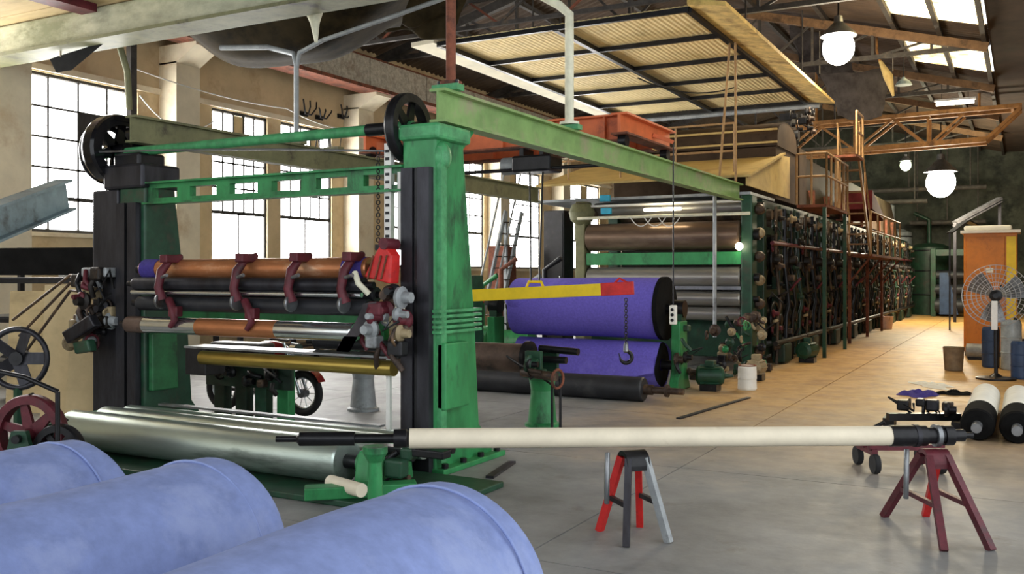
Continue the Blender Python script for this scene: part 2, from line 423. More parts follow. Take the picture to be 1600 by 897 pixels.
for a, b in bays:
    for xa, xb in ((XW, -10.7), (-10.7, XRIDGE), (XRIDGE, -5), (-5, -2.65)): place(xa, xb, a, b, 'roof_sheet', 'roof_sheet')
    if b - a > 5 and 12 < a < 28:
        place(-2.65, -.7, a, a + .9, 'roof_sheet', 'roof_sheet'); place(-2.65, -.7, a + 4.3, b, 'roof_sheet', 'roof_sheet')
        for q in range(3):
            place(-2.65, -1.7, a + .9 + q * 1.133, a + .9 + (q + 1) * 1.133 - .03, 'skylight', 'skylight_sheet')
            place(-1.7, -.75, a + .9 + q * 1.133, a + .9 + (q + 1) * 1.133 - .03, 'skylight', 'skylight_sheet')
    else: place(-2.65, -.7, a, b, 'roof_sheet', 'roof_sheet')
for x in (-.8, -1.72, -2.7, -4.3, -6, -8.6, -10.3, -12):
    MB().box(x - .05, x + .05, Y0, Y1, roofz(x) - .17, roofz(x) - .05).build('purlin', 'dark_truss', ceil)

# roof trusses (only those the photo can show)
def truss(y, nth):
    t = thing('roof_truss', 'dark steel roof truss spanning the hall, %s one counted from the tie beam' % nth, 'truss', (XRIDGE, y, 6.9), 'steel roof trusses')
    zt = lambda x: roofz(x) - .27
    for xa, xb in ((XW + .02, XRIDGE), (XRIDGE, -.72)):
        MB().bar((xa, y, zt(xa)), (xb, y, zt(xb)), .14, .2).build('rafter', 'rafter_brown' if xb > -2 else 'dark_truss', t)
    MB().bar((XW + .02, y, 6.93), (-.72, y, 6.93), .1, .1).build('bottom_chord', 'dark_truss', t)
    xs = [-1.9, -3.2, -4.6, -5.9, -7.3, -8.7, -10, -11.3, -12.6]
    for i, x in enumerate(xs):
        MB().bar((x, y, 6.93), (x, y, zt(x)), .06, .06).build('strut', 'dark_truss', t)
        if i: MB().bar((x, y, 6.93), (xs[i - 1], y, zt(xs[i - 1])) if x > XRIDGE - .1 else (x, y, zt(x)), .05, .05).build('strut', 'dark_truss', t) if x > XRIDGE - .1 else MB().bar((xs[i - 1], y, 6.93), (x, y, zt(x)), .05, .05).build('strut', 'dark_truss', t)
for y, n in zip([t for t in TR if 12 < t < 42], ('first', 'second', 'third', 'fourth', 'fifth', 'sixth')): truss(y, n)

# speckled crane runway of concrete blocks along the window wall
rb = thing('runway_girder', 'speckled grey concrete runway girder of long blocks above the windows', 'girder', (-13.2, 8.6, 5.9))
y = 8.0; k = 0
while y < 40:
    MB().box(-13.42, -13.02, y + .01, y + 2.28, 5.99, 6.62).build('block', 'concrete_block', rb); y += 2.3
MB().box(-13.48, -12.96, 8.0, y, 5.91, 5.99).build('bottom_plate', 'rust', rb)
MB().box(-13.27, -13.17, 8.0, y, 6.62, 6.72).build('crane_rail', 'rust', rb)

# tie beam across, loft deck above it, canvas below
tb = thing('tie_beam', 'thick lime-flecked beam spanning from the window wall over the slitter', 'beam', (-8, 8.5, 4.7))
MB().box(-13.95, -2.0, 8.32, 8.68, 4.86, 5.26).build('beam_body', 'beam_lime', tb, .03)
MB().box(-13.95, -2.0, 8.26, 8.74, 4.815, 4.86).build('bottom_flange', 'olive', tb)
# it hangs from the roof on two straps
for x in (-13.7, -8.4, -5.5, -2.3): MB().bar((x, 8.5, 5.26), (x, 8.5, roofz(x) - .05), .05, .05).build('hanger_strap', 'dark_truss', tb)
dk = thing('loft_deck', 'yellowish plank loft deck over the tie beam', 'deck', (-10, 7.2, 5.28))
for i in range(9): MB().box(-13.5, -9.0 + .25 * math.sin(i * 2.1), 5.28 + i * .35, 5.28 + i * .35 + .34, 5.27 + .005 * (i % 2), 5.32 + .005 * (i % 2)).build('plank', 'wood_deck', dk)
MB().box(-11.6, -11.4, 5.35, 8.3, 5.33, 5.45).build('joist', 'maroon', dk)
MB().box(-11.0, -10.7, 5.3, 8.25, 5.16, 5.265).build('joist', 'maroon', dk)

def cloth(name, p, drop, m, label, seed, folds=.12, thick=.012, n=30, freq=3., ropes=((0, 0), (1, 0)), top=None):
    rnd = random.Random(seed); ph = [rnd.uniform(0, 6) for _ in range(6)]
    p00, p10, p01, p11 = [V(q) for q in p]
    def fn(u, v):
        q = p00.lerp(p10, u).lerp(p01.lerp(p11, u), v)
        s_ = 4 * u * (1 - u) * 4 * v * (1 - v)
        w = math.sin(freq * 2 * u + 5 * v + ph[0]) * .5 + math.sin(freq * 4.3 * u - 3 * v + ph[1]) * .3 + math.sin(freq * 2 * v * 2.2 + ph[2]) * .4
        return q - UP * (drop * s_) + V((.5, .4, 1)) * (folds * w * (.35 + s_ * .65))
    t = thing(name, label, 'tarpaulin', p00)
    MB().grid(fn, n, n, thick).build('sheet', m, t)
    for u, v in ropes:
        q = V(fn(u, v)); MB().cyl(q - UP * .02, V((q.x, q.y, top if top else roofz(q.x) - .06)), .014, n=6).build('rope', 'rope', t)
    return t
cloth('hanging_tarpaulin', (at_d(262, 30, 13.6), at_d(650, -40, 12.0), at_d(300, 50, 16.0), at_d(625, 42, 15.6)), .8, 'tarp_brown', 'sagging brown canvas tarpaulin slung behind the tie beam', 3, .12)
cloth('hanging_tarpaulin', (at_d(330, 50, 16.3), at_d(560, 20, 16.0), at_d(425, 96, 16.5), at_d(540, 84, 16.3)), .1, 'tarp_black', 'black tarpaulin edge hanging below the brown canvas', 5, .05)
cloth('torn_tarpaulin', (at_d(600, 2, 16.2), at_d(730, -8, 16.2), at_d(590, 45, 16.8), at_d(705, 66, 16.8)), .15, 'tarp_brown', 'torn bunched brown canvas by the red hanger pipe', 8, .2)
cloth('hanging_tarpaulin', (at_d(1228, 28, 25.2), at_d(1318, 58, 25.6), at_d(1258, 118, 25.6), at_d(1338, 122, 26)), .3, 'tarp_grey', 'slack grey tarpaulin hanging behind the glaring lamp', 9, .3)
cloth('hanging_tarpaulin', (at_d(1282, 112, 25), at_d(1396, 108, 25.4), at_d(1308, 182, 25), at_d(1376, 183, 25.4)), .3, 'tarp_grey', 'dark grey tarpaulin drooping above the stair top', 12, .25)
cloth('torn_tarpaulin', (at_y(78, 92, 8.5), at_y(165, 64, 8.5), at_y(88, 112, 8.5), at_y(112, 108, 8.5)), .02, 'tarp_black', 'black rag of tarpaulin dangling under the tie beam', 14, .01, n=8, ropes=((.2, 0), (.9, 0)), top=4.83)
# lime run-off hanging from the canvas
o = MB().tube([at_d(488, -14, 11.6), at_d(490, 10, 11.6), at_d(492, 36, 11.6), at_d(494, 66, 11.6)], [.22, .14, .06, .02], 10).build('lime_drip', 'plaster_drip', None, off=at_d(490, -12, 11.6))
tag(o, 'pale lime drip hanging off the brown canvas', 'drip')

# ------------------------------------------------------------------ corrugated canopy over the machine
CZ = 6.0
cx0, cx1, cy0, cy1 = -9.55, -4.75, 14.7, 24.0
cn = thing('machine_canopy', 'yellowish corrugated canopy with dark frame hung over the paper machine', 'canopy', (-7.4, 19.3, CZ))
xm = (cx0 + cx1) / 2
ny_ = 5; ly = (cy1 - cy0) / ny_
def corr(xa, xb, ya, yb, z, wave=.1, amp=.004):
    n = int((xb - xa) / wave * 6)
    return MB().grid(lambda u, v: (xa + (xb - xa) * u, ya + (yb - ya) * v, z + amp * math.sin(2 * math.pi * (xb - xa) * u / wave)), n, 1, .012)
for xa, xb in ((cx0, xm), (xm, cx1)):
    for j in range(ny_): corr(xa + .01, xb - .01, cy0 + j * ly + .01, cy0 + (j + 1) * ly - .01, CZ + .06).build('corrugated_sheet', 'canopy_sheet', cn)
for x in (cx0, xm, cx1): MB().box(x - .045, x + .045, cy0, cy1, CZ - .06, CZ + .03).build('frame_bar', 'black_iron', cn)
for j in range(ny_ + 1): MB().box(cx0, cx1, cy0 + j * ly - .035, cy0 + j * ly + .035, CZ - .05, CZ + .03).build('frame_bar', 'black_iron', cn)
MB().prism([(0, 0), (.62, -.10), (.62, -.03), (0, .09)], (cx1 + .05, cy0 - .25, CZ), (1, 0, 0), (0, 0, 1), (0, cy1 - cy0 + .3, 0)).build('edge_board', 'canopy_edge', cn)
MB().prism([(0, 0), (-.5, -.02), (-.5, .06), (0, .08)], (cx0 - .05, cy0 - .1, CZ), (1, 0, 0), (0, 0, 1), (0, cy1 - cy0 + .1, 0)).build('edge_board', 'canopy_pale', cn)
MB().cyl((cx0 + .4, cy1 + .12, CZ - .1), (cx1 + .3, cy1 + .12, CZ - .1), .06).build('edge_pipe', 'grey_paint', cn)
MB().tube(sag((cx0 + 2.2, cy0 + 4.5, CZ - .03), (cx0 + 3.8, cy0 + 6.5, CZ - .03), 10, .22), .015, 5).build('loose_cable', 'rubber', cn)
for x in (cx0 + .05, xm, cx1 - .05):
    for yy in (cy0 + .2, cy0 + 2 * ly, cy1 - .2): MB().cyl((x, yy, CZ), (x, yy, roofz(x) - .03), .018, n=8).build('hanger_rod', 'dark_truss', cn)

# ------------------------------------------------------------------ overhead beams over the slitter
BX, OX = -4.42, -8.35
gb = thing('overhead_beam', 'pale green steel I-beam running from the slitter post to the machine', 'beam', (BX, 6.8, 3.0))
MB().ibeam((BX, 6.78, 3.16), (BX, 16.5, 3.16), .16, .29).build('beam_web', 'green_pale', gb)
for yy in (6.95, 9.45):
    MB().box(BX - .13, BX + .13, yy - .06, yy + .06, 3.305, 3.36).build('clamp_plate', 'green_worn', gb)
    for q in (-.09, .09): MB().cyl((BX + q, yy, 3.36), (BX + q, yy, 3.4), .018, n=6).build('bolt', 'black_iron', gb)
ob = thing('overhead_beam', 'olive steel I-beam running from the spoked wheel towards the machine', 'beam', (OX, 6.9, 3.1))
MB().ibeam((OX, 6.85, 3.26), (OX, 16.4, 3.26), .16, .29).build('beam_web', 'olive', ob)
for yy in (9.45, 10.2): MB().box(OX - .13, OX + .13, yy - .06, yy + .06, 3.405, 3.46).build('clamp_plate', 'olive', ob)
def hanger(name, pts, r, m, label, flange=True):
    t = thing(name, label, 'pipe', pts[0])
    MB().tube(pts, r, 10).build('pipe', m, t)
    if flange: MB().cyl(pts[0], V(pts[0]) + UP * .03, r * 2.2).build('flange', m, t)
    return t
hanger('hanger_pipe', [(BX, 7.0, 3.365), (BX, 7.0, 5), (BX, 7.0, 7.9)], .045, 'rust', 'rust red hanger pipe standing on the pale green beam by the wheel')
p = at_x(903, 30, BX)
hanger('hanger_pipe', [(BX, 9.45, 3.365), (BX, 9.45, p.z - .25), (BX, 9.45, p.z), (BX - .1, 9.4, p.z + .1), (BX - .5, 9.25, p.z + .35), (BX - 1.1, 8.9, p.z + .62)], .05, 'plaster_drip', 'pale bent hanger pipe standing on the middle of the green beam')
hanger('hanger_pipe', [(OX, 9.45, 3.465), (OX, 9.45, 4.45), (OX - .05, 9.45, 4.6), (OX - .45, 9.4, 4.72), (OX - 1.2, 9.3, 4.78)], .035, 'grey_paint', 'thin grey bent hanger pipe standing on the olive beam')
o = MB().tube([(OX, 9.45, 4.4), (OX + .05, 9.45, 4.6), (OX + .45, 9.45, 4.72), (OX + 1.5, 9.4, 4.85), (OX + 4.0, 9.3, 5.2)], .03, 8).build('branch', 'grey_paint', [c for c in COL.objects if c.get('label') == 'thin grey bent hanger pipe standing on the olive beam'][0])
hp = V((-11.2, 9.21, 0))
t = thing('roof_post', 'slim dark steel roof post behind the black spoked wheel', 'post', hp)
MB().box(hp.x - .05, hp.x + .05, hp.y - .05, hp.y + .05, 0, roofz(hp.x) - .06).build('shaft', 'dark_truss', t)
MB().box(hp.x - .15, hp.x + .15, hp.y - .15, hp.y + .15, 0, .02).build('base_plate', 'dark_truss', t)
hanger('brace_strut', [V((hp.x + .05, hp.y - .08, 0)) + UP * at_y(208, 170, 9.1).z, at_y(199, 112, 9.05), at_y(183, 58, 8.95), at_y(181, 40, 8.9)], .045, 'olive', 'leaning olive strut beside the slim dark roof post', False)
for dx, n in ((-1.0, 'leaning towards the windows'), (.0, 'hanging plumb beside the leaning one')):
    hanger('suspension_rod', [(BX + .3 * dx, 16.3, 3.31), (BX + dx * .3 - .2 - .2 * dx, 17.0, 5.93)], .022, 'stair_tan', 'thin suspension rod from canopy to green beam end, ' + n, False)

lt = thing('lattice_support', 'dark rusty lattice beam along the near edge of the canopy', 'beam', (-8.5, 14.45, 6.1))
for z in (6.13, 6.6): MB().bar((-12.9, 14.45, z), (-3.6, 14.45, z), .07, .07).build('chord', 'dark_truss', lt)
for i in range(14): x = -12.6 + i * .64; MB().bar((x, 14.45, 6.13 if i % 2 else 6.6), (x + .64, 14.45, 6.6 if i % 2 else 6.13), .04, .04).build('diagonal', 'rust' if i % 3 == 0 else 'dark_truss', lt)
for x in (-12, -8.6, -4.3): MB().bar((x, 14.45, 6.6), (x, 14.45, roofz(x) - .16), .05, .05).build('hanger', 'dark_truss', lt)

# ================================================================== SLITTER
SY = 6.85
sl_ = thing('slitter_winder', 'green slitter winder frame with black spoked wheels and copper rolls', 'machine', (-6.4, SY, 0))
def wheel(c, R, axis, m, parent, spokes=6, rim=.05, name='wheel', width=.1):
    a, u, w = perp(axis); c = V(c)
    wb = MB()
    wb.lathe(c - a * width / 2, a, [(0, R - rim * 1.6), (0, R - rim * .2), (width * .2, R), (width * .8, R), (width, R - rim * .2), (width, R - rim * 1.6), (0, R - rim * 1.6)], 32, False)
    wo = wb.build(name, m, parent)
    MB().lathe(c - a * width * .8, a, [(0, .02), (0, R * .17), (width * 1.6, R * .17), (width * 1.6, .02)], 16).build('hub', m, wo)
    for i in range(spokes):
        t = 2 * math.pi * i / spokes + .3; d = u * math.cos(t) + w * math.sin(t); e = -u * math.sin(t) + w * math.cos(t)
        MB().prism([(-.05, 0), (.05, 0), (.028, 1), (-.028, 1)], c + d * R * .14 - a * .016, e * (R / .32), d * (R * .74), a * .032).build('spoke', m, wo)
    return wo
# post beside the aisle: dark slideway face and green tapering body
def column(xa, xb, ya, top, parent, k=1., gx=None):
    prof = [(0, 0), (1.0 * k, 0), (.97 * k, .1), (.74 * k, .34), (.66 * k, 1.3), (.46 * k, top), (.0, top)]
    gx = gx if gx is not None else xa
    return MB().prism(prof, (gx, ya, 0), (0, 1, 0), (0, 0, 1), (xb - gx, 0, 0))
XA, XB, YA = -4.74, -4.40, 6.72
c1 = column(XA, XB, YA, 2.88, sl_).build('post', 'green', sl_, .02); c1['label'] = 'bright green tapering post'
for q in (XA + .03, XA + .2): MB().box(q, q + .12, YA - .07, YA + .005, .02, 2.62).build('slideway', 'dark_steel', c1)
MB().box(XA + .155, XA + .195, YA - .05, YA + .005, .02, 2.62).build('slideway_groove', 'black_iron', c1)
MB().box(XB, XB + .05, YA + .02, YA + .10, .1, 2.8).build('rib', 'green_worn', c1)
MB().prism([(.02, .55), (.42, .55), (.40, 1.12), (.02, 1.12)], (XB, YA + .0, 0), (0, 1, 0), (0, 0, 1), (.09, 0, 0)).build('cover_box', 'green', c1, .015)
for i in range(5): MB().box(XA - .03, XB + .06, YA - .02, YA + .68, 1.20 + i * .045, 1.225 + i * .045).build('clamp_band', 'green_worn', c1)
MB().box(XA - .06, XB + .1, YA - .02, YA + 1.06, 0.0, .05).build('foot_plate', 'green', c1, .01)
for i in range(4): MB().cyl((XB + .06, YA + .06 + i * .3, .05), (XB + .06, YA + .06 + i * .3, .09), .03, n=6).build('anchor_bolt', 'black_iron', c1)
MB().box(XA - .02, XB + .06, YA - .05, YA + .5, 2.86, 3.0).build('cap', 'green_worn', c1, .03)
MB().prism([(.0, 0), (.32, .3), (.32, .42), (.0, .42)], (XB - .12, YA + .35, 2.7), (0, 1, 0), (0, 0, 1), (.1, 0, 0)).build('bracket', 'green', c1)
MB().sphere((XB + .0, YA + .1, 2.72), .1, sq=(.8, 1, 1.3)).build('bearing_bulge', 'green_worn', c1)
# far post with its dark guard
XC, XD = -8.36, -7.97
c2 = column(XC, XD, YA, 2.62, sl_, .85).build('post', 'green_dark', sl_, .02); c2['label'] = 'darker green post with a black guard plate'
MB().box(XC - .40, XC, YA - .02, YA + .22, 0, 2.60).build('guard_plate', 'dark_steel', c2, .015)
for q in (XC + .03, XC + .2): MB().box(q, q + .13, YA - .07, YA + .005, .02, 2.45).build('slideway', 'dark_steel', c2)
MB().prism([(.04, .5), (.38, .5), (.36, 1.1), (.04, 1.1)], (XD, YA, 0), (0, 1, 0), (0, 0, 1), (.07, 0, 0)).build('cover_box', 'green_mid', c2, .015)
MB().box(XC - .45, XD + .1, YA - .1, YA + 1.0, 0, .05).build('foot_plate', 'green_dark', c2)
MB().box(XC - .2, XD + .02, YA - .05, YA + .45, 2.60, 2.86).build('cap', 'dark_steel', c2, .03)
# wheels and line shaft
wheel((-4.80, 6.9, 3.0), .315, (1, 0, 0), 'black_iron', sl_, 6, .05)
wheel((-8.62, 6.9, 3.05), .385, (1, 0, 0), 'black_gloss', sl_, 6, .075, width=.2)
MB().ring((-8.8, 6.92, 3.03), (1, 0, 0), .30, .05, 30, 8).build('belt_pulley', 'black_gloss', sl_)
MB().box(-8.5, -8.1, 6.75, 7.1, 2.80, 2.99).build('wheel_bearing', 'black_iron', sl_, .03)
MB().cyl((-8.85, 6.9, 3.02), (-4.75, 6.9, 3.02), .05).build('line_shaft', 'green_worn', sl_)
MB().cyl((-5.25, 6.9, 3.02), (-4.9, 6.9, 3.02), .058).build('shaft_sleeve', 'black_iron', sl_)
MB().tube(sag(at_y(140, 238, 6.6), at_y(600, 236, 6.62), 14, -.02), .011, 6).build('control_wire', 'grey_steel', sl_)
# slotted cross beam
zb0, zb1 = 2.43, 2.66
sb = MB()
sb.box(-8.0, XA, 6.76, 6.84, zb0, zb0 + .065); sb.box(-8.0, XA, 6.76, 6.84, zb1 - .065, zb1)
n = 6; Lb = XA + 8.0
for i in range(n + 1):
    xc = -8.0 + Lb * i / n; sb.box(max(-8.0, xc - .09), min(XA, xc + .09), 6.76, 6.84, zb0 + .065, zb1 - .065)
o = sb.build('cross_beam', 'green', sl_); o['label'] = 'green cross beam with six slots'
for z in (zb0, zb1 - .02): MB().box(-8.0, XA, 6.70, 6.76, z, z + .02).build('beam_flange', 'green', o)
# screw with white scale beside the post
MB().box(-4.95, -4.88, 6.74, 6.8, 1.98, 2.86).build('scale_strip', 'white_paint', sl_)
for i in range(12): MB().box(-4.935, -4.895, 6.735, 6.742, 2.03 + i * .068, 2.055 + i * .068).build('scale_mark', 'black_iron', sl_)
MB().box(-4.80, -4.755, 6.73, 6.79, 1.95, 2.6).build('scale_strip', 'white_paint', sl_)
MB().box(-5.02, -4.74, 6.70, 6.80, 1.92, 1.97).build('screw_plate', 'black_iron', sl_)
ch = MB()
for i in range(15):
    c = V((-5.0, 6.72, 2.78 - i * .055)); ch.ring(c, (1, 0, 0) if i % 2 else (0, 1, 0), .02, .006, 10, 5)
ch.build('hand_chain', 'black_iron', sl_)['kind'] = 'stuff'
# rolls
def roll(name, x0, x1, y, z, r, m, parent=sl_, ends='black_iron', n=24, neck=.1):
    o = MB().lathe((x0, y, z), (1, 0, 0), [(0, r * .93), (.015, r), (x1 - x0 - .015, r), (x1 - x0, r * .93)], n).build(name, m, parent)
    for xx, s in ((x0, -1), (x1, 1)): MB().cyl((xx, y, z), (xx + s * neck, y, z), r * .45, n=12).build('journal', ends, o)
    return o
RX0, RX1 = -7.85, -4.98
o = roll('roll', RX0, RX1 - .02, 6.62, 1.76, .098, 'copper'); o['label'] = 'upper copper roll'
for xa in (RX0 + .02, RX1 - .28): MB().cyl((xa, 6.62, 1.76), (xa + .22, 6.62, 1.76), .102, n=24).build('purple_wrap', 'purple_dark', o)
roll('roll', RX0, RX1, 6.50, 1.615, .065, 'dark_steel')
MB().cyl((RX0, 6.46, 1.53), (RX1, 6.46, 1.53), .022).build('guide_bar', 'chrome', sl_)
roll('roll', RX0, RX1, 6.56, 1.42, .075, 'black_roll')
roll('roll', RX0 + .1, RX1, 6.68, 1.53, .07, 'black_roll')
MB().box(-7.6, RX1, 6.78, 6.86, 1.12, 1.36).build('rear_beam', 'green', sl_, .01)
o = roll('roll', RX0 - .1, RX1 - .1, 6.50, 1.205, .082, 'chrome'); o['label'] = 'lower roll with copper and chrome bands'
MB().cyl((-6.95, 6.50, 1.205), (-5.95, 6.50, 1.205), .0835, n=24).build('copper_band', 'copper', o)
MB().cyl((RX0 - .09, 6.50, 1.205), (RX0 + .16, 6.50, 1.205), .0835, n=24).build('copper_band', 'rusty_roll', o)
# knife holders
def knife(x, two):
    k = MB().tube([(x, 6.62, 1.88), (x - .01, 6.50, 1.86), (x - .03, 6.40, 1.74), (x - .05, 6.38, 1.58), (x - .02, 6.40, 1.46)], [.03, .035, .045, .04, .05], 8).build('knife_holder', 'maroon', sl_)
    MB().lathe((x - .05, 6.40, 1.45), (1, 0, 0), [(0, .01), (0, .075), (.02, .08), (.03, .075), (.03, .01)], 18).build('knife_disc', 'grey_steel', k)
    MB().box(x - .06, x + .04, 6.40, 6.60, 1.82, 1.90).build('clamp', 'maroon', k, .01)
    MB().cyl((x, 6.38, 1.68), (x + .09, 6.36, 1.70), .018, n=8).build('lever', 'grey_steel', k)
    if two:
        MB().tube([(x + .03, 6.44, 1.46), (x + .12, 6.40, 1.38), (x + .15, 6.40, 1.27), (x + .1, 6.39, 1.20)], [.04, .04, .035, .025], 8).build('lower_arm', 'maroon', k)
        MB().box(x + .08, x + .2, 6.38, 6.46, 1.30, 1.40).build('block', 'maroon', k, .01)
for px, two in ((262, True), (380, True), (465, False), (548, False)): knife(at_y(px, 450, 6.45).x, two)
# red guard and linkage at the post
gp = at_y(600, 418, 6.5)
g = MB().prism([(-.17, -.08), (.10, -.14), (.12, .10), (.02, .22), (-.05, .12)], (gp.x, 6.44, gp.z), (1, 0, 0), (0, 0, 1), (0, .14, 0)).build('red_guard', 'red', sl_, .015)
MB().cyl((gp.x + .05, 6.42, gp.z + .2), (gp.x + .05, 6.6, gp.z + .2), .05, n=14).build('guard_pivot', 'maroon', g)
for q in (-.06, .02, .08): MB().bar((gp.x + q - .06, 6.43, gp.z - .1), (gp.x + q + .0, 6.43, gp.z + .1), .012, .012).build('guard_rib', 'rust', g)
tp = at_y(560, 505, 6.42)
MB().grid(lambda u, v: (tp.x - .17 + .14 * u + .26 * v, 6.36 + .05 * math.sin(3 * v), 1.10 + .36 * v + .02 * u), 4, 8, .01).build('web_strip', 'tarp_grey', sl_)
MB().grid(lambda u, v: (tp.x - .18 + .14 * u + .08 * v, 6.35, 1.06 + .12 * v), 3, 3, .012).build('purple_wrap', 'purple_dark', sl_)
rnd = random.Random(21)
def clutter(cx, cy, cz, w, d, h, n, parent, mats, seed, yaxis=False):
    rnd = random.Random(seed)
    for i in range(n):
        c = V((cx + rnd.uniform(-w, w), cy + rnd.uniform(-d, d), cz + rnd.uniform(-h, h))); m = rnd.choice(mats); t = rnd.random()
        ax = V((0, -1, 0)) if (yaxis and rnd.random() < .5) else V((1, 0, 0))
        s_ = rnd.uniform(.5, 1)
        if t < .35: MB().lathe(c, ax, [(0, .02 * s_), (0, .10 * s_), (.03, .105 * s_), (.05, .06 * s_), (.12, .05 * s_), (.12, .02)], 16).build('gear_cover', m, parent)
        elif t < .55: MB().box(c.x - .09 * s_, c.x + .09 * s_, c.y - .06, c.y + .06, c.z - .08 * s_, c.z + .08 * s_).build('gear_housing', m, parent, .02)
        elif t < .75:
            q = c + V((rnd.uniform(-.2, .2), rnd.uniform(-.05, .05), rnd.uniform(-.25, .25))); MB().tube([c, c.lerp(q, .5) + V((0, -.05, 0)), q], .018 + .012 * s_, 8).build('lever', m, parent)
        elif t < .88: MB().ring(c, ax, .085 * s_, .014, 18, 6).build('hand_wheel', m, parent)
        else: MB().tube([c, c + V((rnd.uniform(-.2, .2), -.06, -.08)), c + V((rnd.uniform(-.3, .3), 0, .05)), c + V((rnd.uniform(-.2, .2), .06, -.15))], .014, 6).build('hose', 'rubber', parent)
p = at_y(605, 500, 6.5)
clutter(p.x, 6.48, p.z - .02, .18, .08, .28, 32, sl_, ['tan_housing', 'grey_paint', 'maroon', 'grease', 'black_iron', 'green_dark', 'plaster_drip'], 4, True)
p = at_y(155, 480, 6.7)
clutter(p.x, 6.6, p.z, .25, .1, .38, 40, sl_, ['grey_paint', 'grease', 'dark_steel', 'dark_grease', 'maroon', 'black_iron', 'tan_housing'], 6, True)
MB().obox((p.x + .05, 6.45, p.z - .22), (.22, 0, .1), (0, .05, 0), (-.05, 0, .06)).build('gear_housing', 'dark_steel', sl_, .02)
MB().obox((p.x + .1, 6.45, p.z - .4), (.12, 0, .02), (0, .05, 0), (-.02, 0, .06)).build('gear_housing', 'green_dark', sl_, .02)
MB().box(p.x - .1, p.x + .3, 6.55, 6.75, p.z + .32, p.z + .42).build('gear_housing', 'grey_paint', sl_, .02)
for i in range(3):
    q = at_y(110, 430 + 12 * i, 6.6); MB().tube([q + V((.35, 0, -.02)), q, at_y(20 + 10 * i, 500 + 25 * i, 6.5)], .016, 7).build('rod', 'grease', sl_)
# lower shelf with the brass tube
MB().cyl((-7.02, 6.6, .90), (XA, 6.6, .90), .068, n=20).build('brass_tube', 'brass', sl_)
MB().box(-7.3, XA, 6.62, 6.9, .98, 1.0).build('shelf', 'grey_steel', sl_)
MB().box(-7.28, -7.0, 6.62, 6.88, .72, .98).build('shelf_bracket', 'black_iron', sl_, .01)
MB().box(-4.85, -4.81, 6.63, 6.66, .0, 1.0).build('shelf_leg', 'white_paint', sl_)
roll('roll', -5.9, -4.95, 6.95, 1.07, .065, 'black_roll')

# table of the unwind behind the slitter: legs seen under the brass tube
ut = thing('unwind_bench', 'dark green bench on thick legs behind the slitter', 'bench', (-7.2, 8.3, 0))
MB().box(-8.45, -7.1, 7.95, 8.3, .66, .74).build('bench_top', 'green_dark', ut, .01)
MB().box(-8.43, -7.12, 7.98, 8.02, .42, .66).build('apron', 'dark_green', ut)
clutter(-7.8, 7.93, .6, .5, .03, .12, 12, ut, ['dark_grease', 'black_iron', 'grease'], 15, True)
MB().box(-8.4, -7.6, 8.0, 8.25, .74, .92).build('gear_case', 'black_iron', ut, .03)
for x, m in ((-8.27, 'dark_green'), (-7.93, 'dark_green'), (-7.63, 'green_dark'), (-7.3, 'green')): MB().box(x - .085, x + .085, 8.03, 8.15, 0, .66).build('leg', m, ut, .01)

# motorcycle parked behind the slitter
def motorcycle(pos, ang):
    t = thing('motorcycle', 'small dark red motorcycle parked behind the slitter', 'motorcycle', (0, 0, 0))
    R = .28
    for x in (-.62, .62):
        w = MB().ring((x, 0, R), (0, 1, 0), R - .045, .045, 28, 8).build('tyre', 'rubber', t)
        MB().ring((x, 0, R), (0, 1, 0), R - .095, .014, 24, 6).build('rim', 'chrome', w)
        MB().cyl((x, -.05, R), (x, .05, R), .055).build('hub', 'grey_steel', w)
        for i in range(10):
            a = 2 * math.pi * i / 10; MB().cyl((x, 0, R), (x + math.cos(a) * .19, 0, R + math.sin(a) * .19), .005, n=5).build('spoke', 'chrome', w)
    for s in (-.07, .07): MB().tube([(.62, s, R), (.46, s, .66), (.38, s, .88)], .02, 8).build('fork_leg', 'chrome', t)
    MB().tube([(.40, -.3, .95), (.36, -.16, .93), (.37, 0, .9), (.36, .16, .93), (.40, .3, .95)], .013, 7).build('handlebar', 'black_iron', t)
    for s in (-1, 1): MB().cyl((.39, s * .22, .95), (.41, s * .34, .95), .02).build('grip', 'rubber', t)
    MB().lathe((.42, 0, .80), (1, 0, -.1), [(0, .04), (.04, .085), (.12, .09), (.13, .085)], 16).build('headlight', 'chrome', t)
    MB().sphere((.12, 0, .76), .22, sq=(1.35, .62, .62)).build('fuel_tank', 'moto_red', t)
    MB().sphere((-.38, 0, .70), .2, sq=(1.9, .62, .3)).build('seat', 'rubber', t)
    MB().tube([(.37, 0, .8), (.1, 0, .6), (-.3, 0, .58), (-.55, 0, .62)], .028, 8).build('frame', 'black_iron', t)
    MB().tube([(.34, 0, .75), (.26, 0, .34), (-.1, 0, .26), (-.62, 0, R)], .024, 8).build('frame', 'black_iron', t)
    MB().box(-.08, .24, -.1, .1, .26, .5).build('engine', 'grey_steel', t, .03)
    for i in range(4): MB().box(-.0, .2, -.12, .12, .5 + i * .028, .512 + i * .028).build('cooling_fin', 'dark_steel', t)
    MB().tube([(.2, .12, .38), (.1, .14, .22), (-.3, .15, .22), (-.75, .15, .30)], [.02, .022, .03, .042], 9).build('exhaust', 'chrome', t)
    for x, a0 in ((-.62, .3), (.62, .5)):
        MB().grid(lambda u, v: (x + math.cos(a0 + 2.1 * u) * (R + .035), (v - .5) * .13, R + math.sin(a0 + 2.1 * u) * (R + .035)), 12, 3, .006).build('mudguard', 'white_paint' if x < 0 else 'moto_red', t)
    MB().tube([(-.05, .08, .3), (-.12, .2, .02)], .012, 6).build('side_stand', 'black_iron', t)
    MB().box(-.78, -.55, -.1, .1, .66, .78).build('tail_box', 'blue_plastic', t, .02)
    t.location = pos; t.rotation_euler = (0, 0, ang); return t
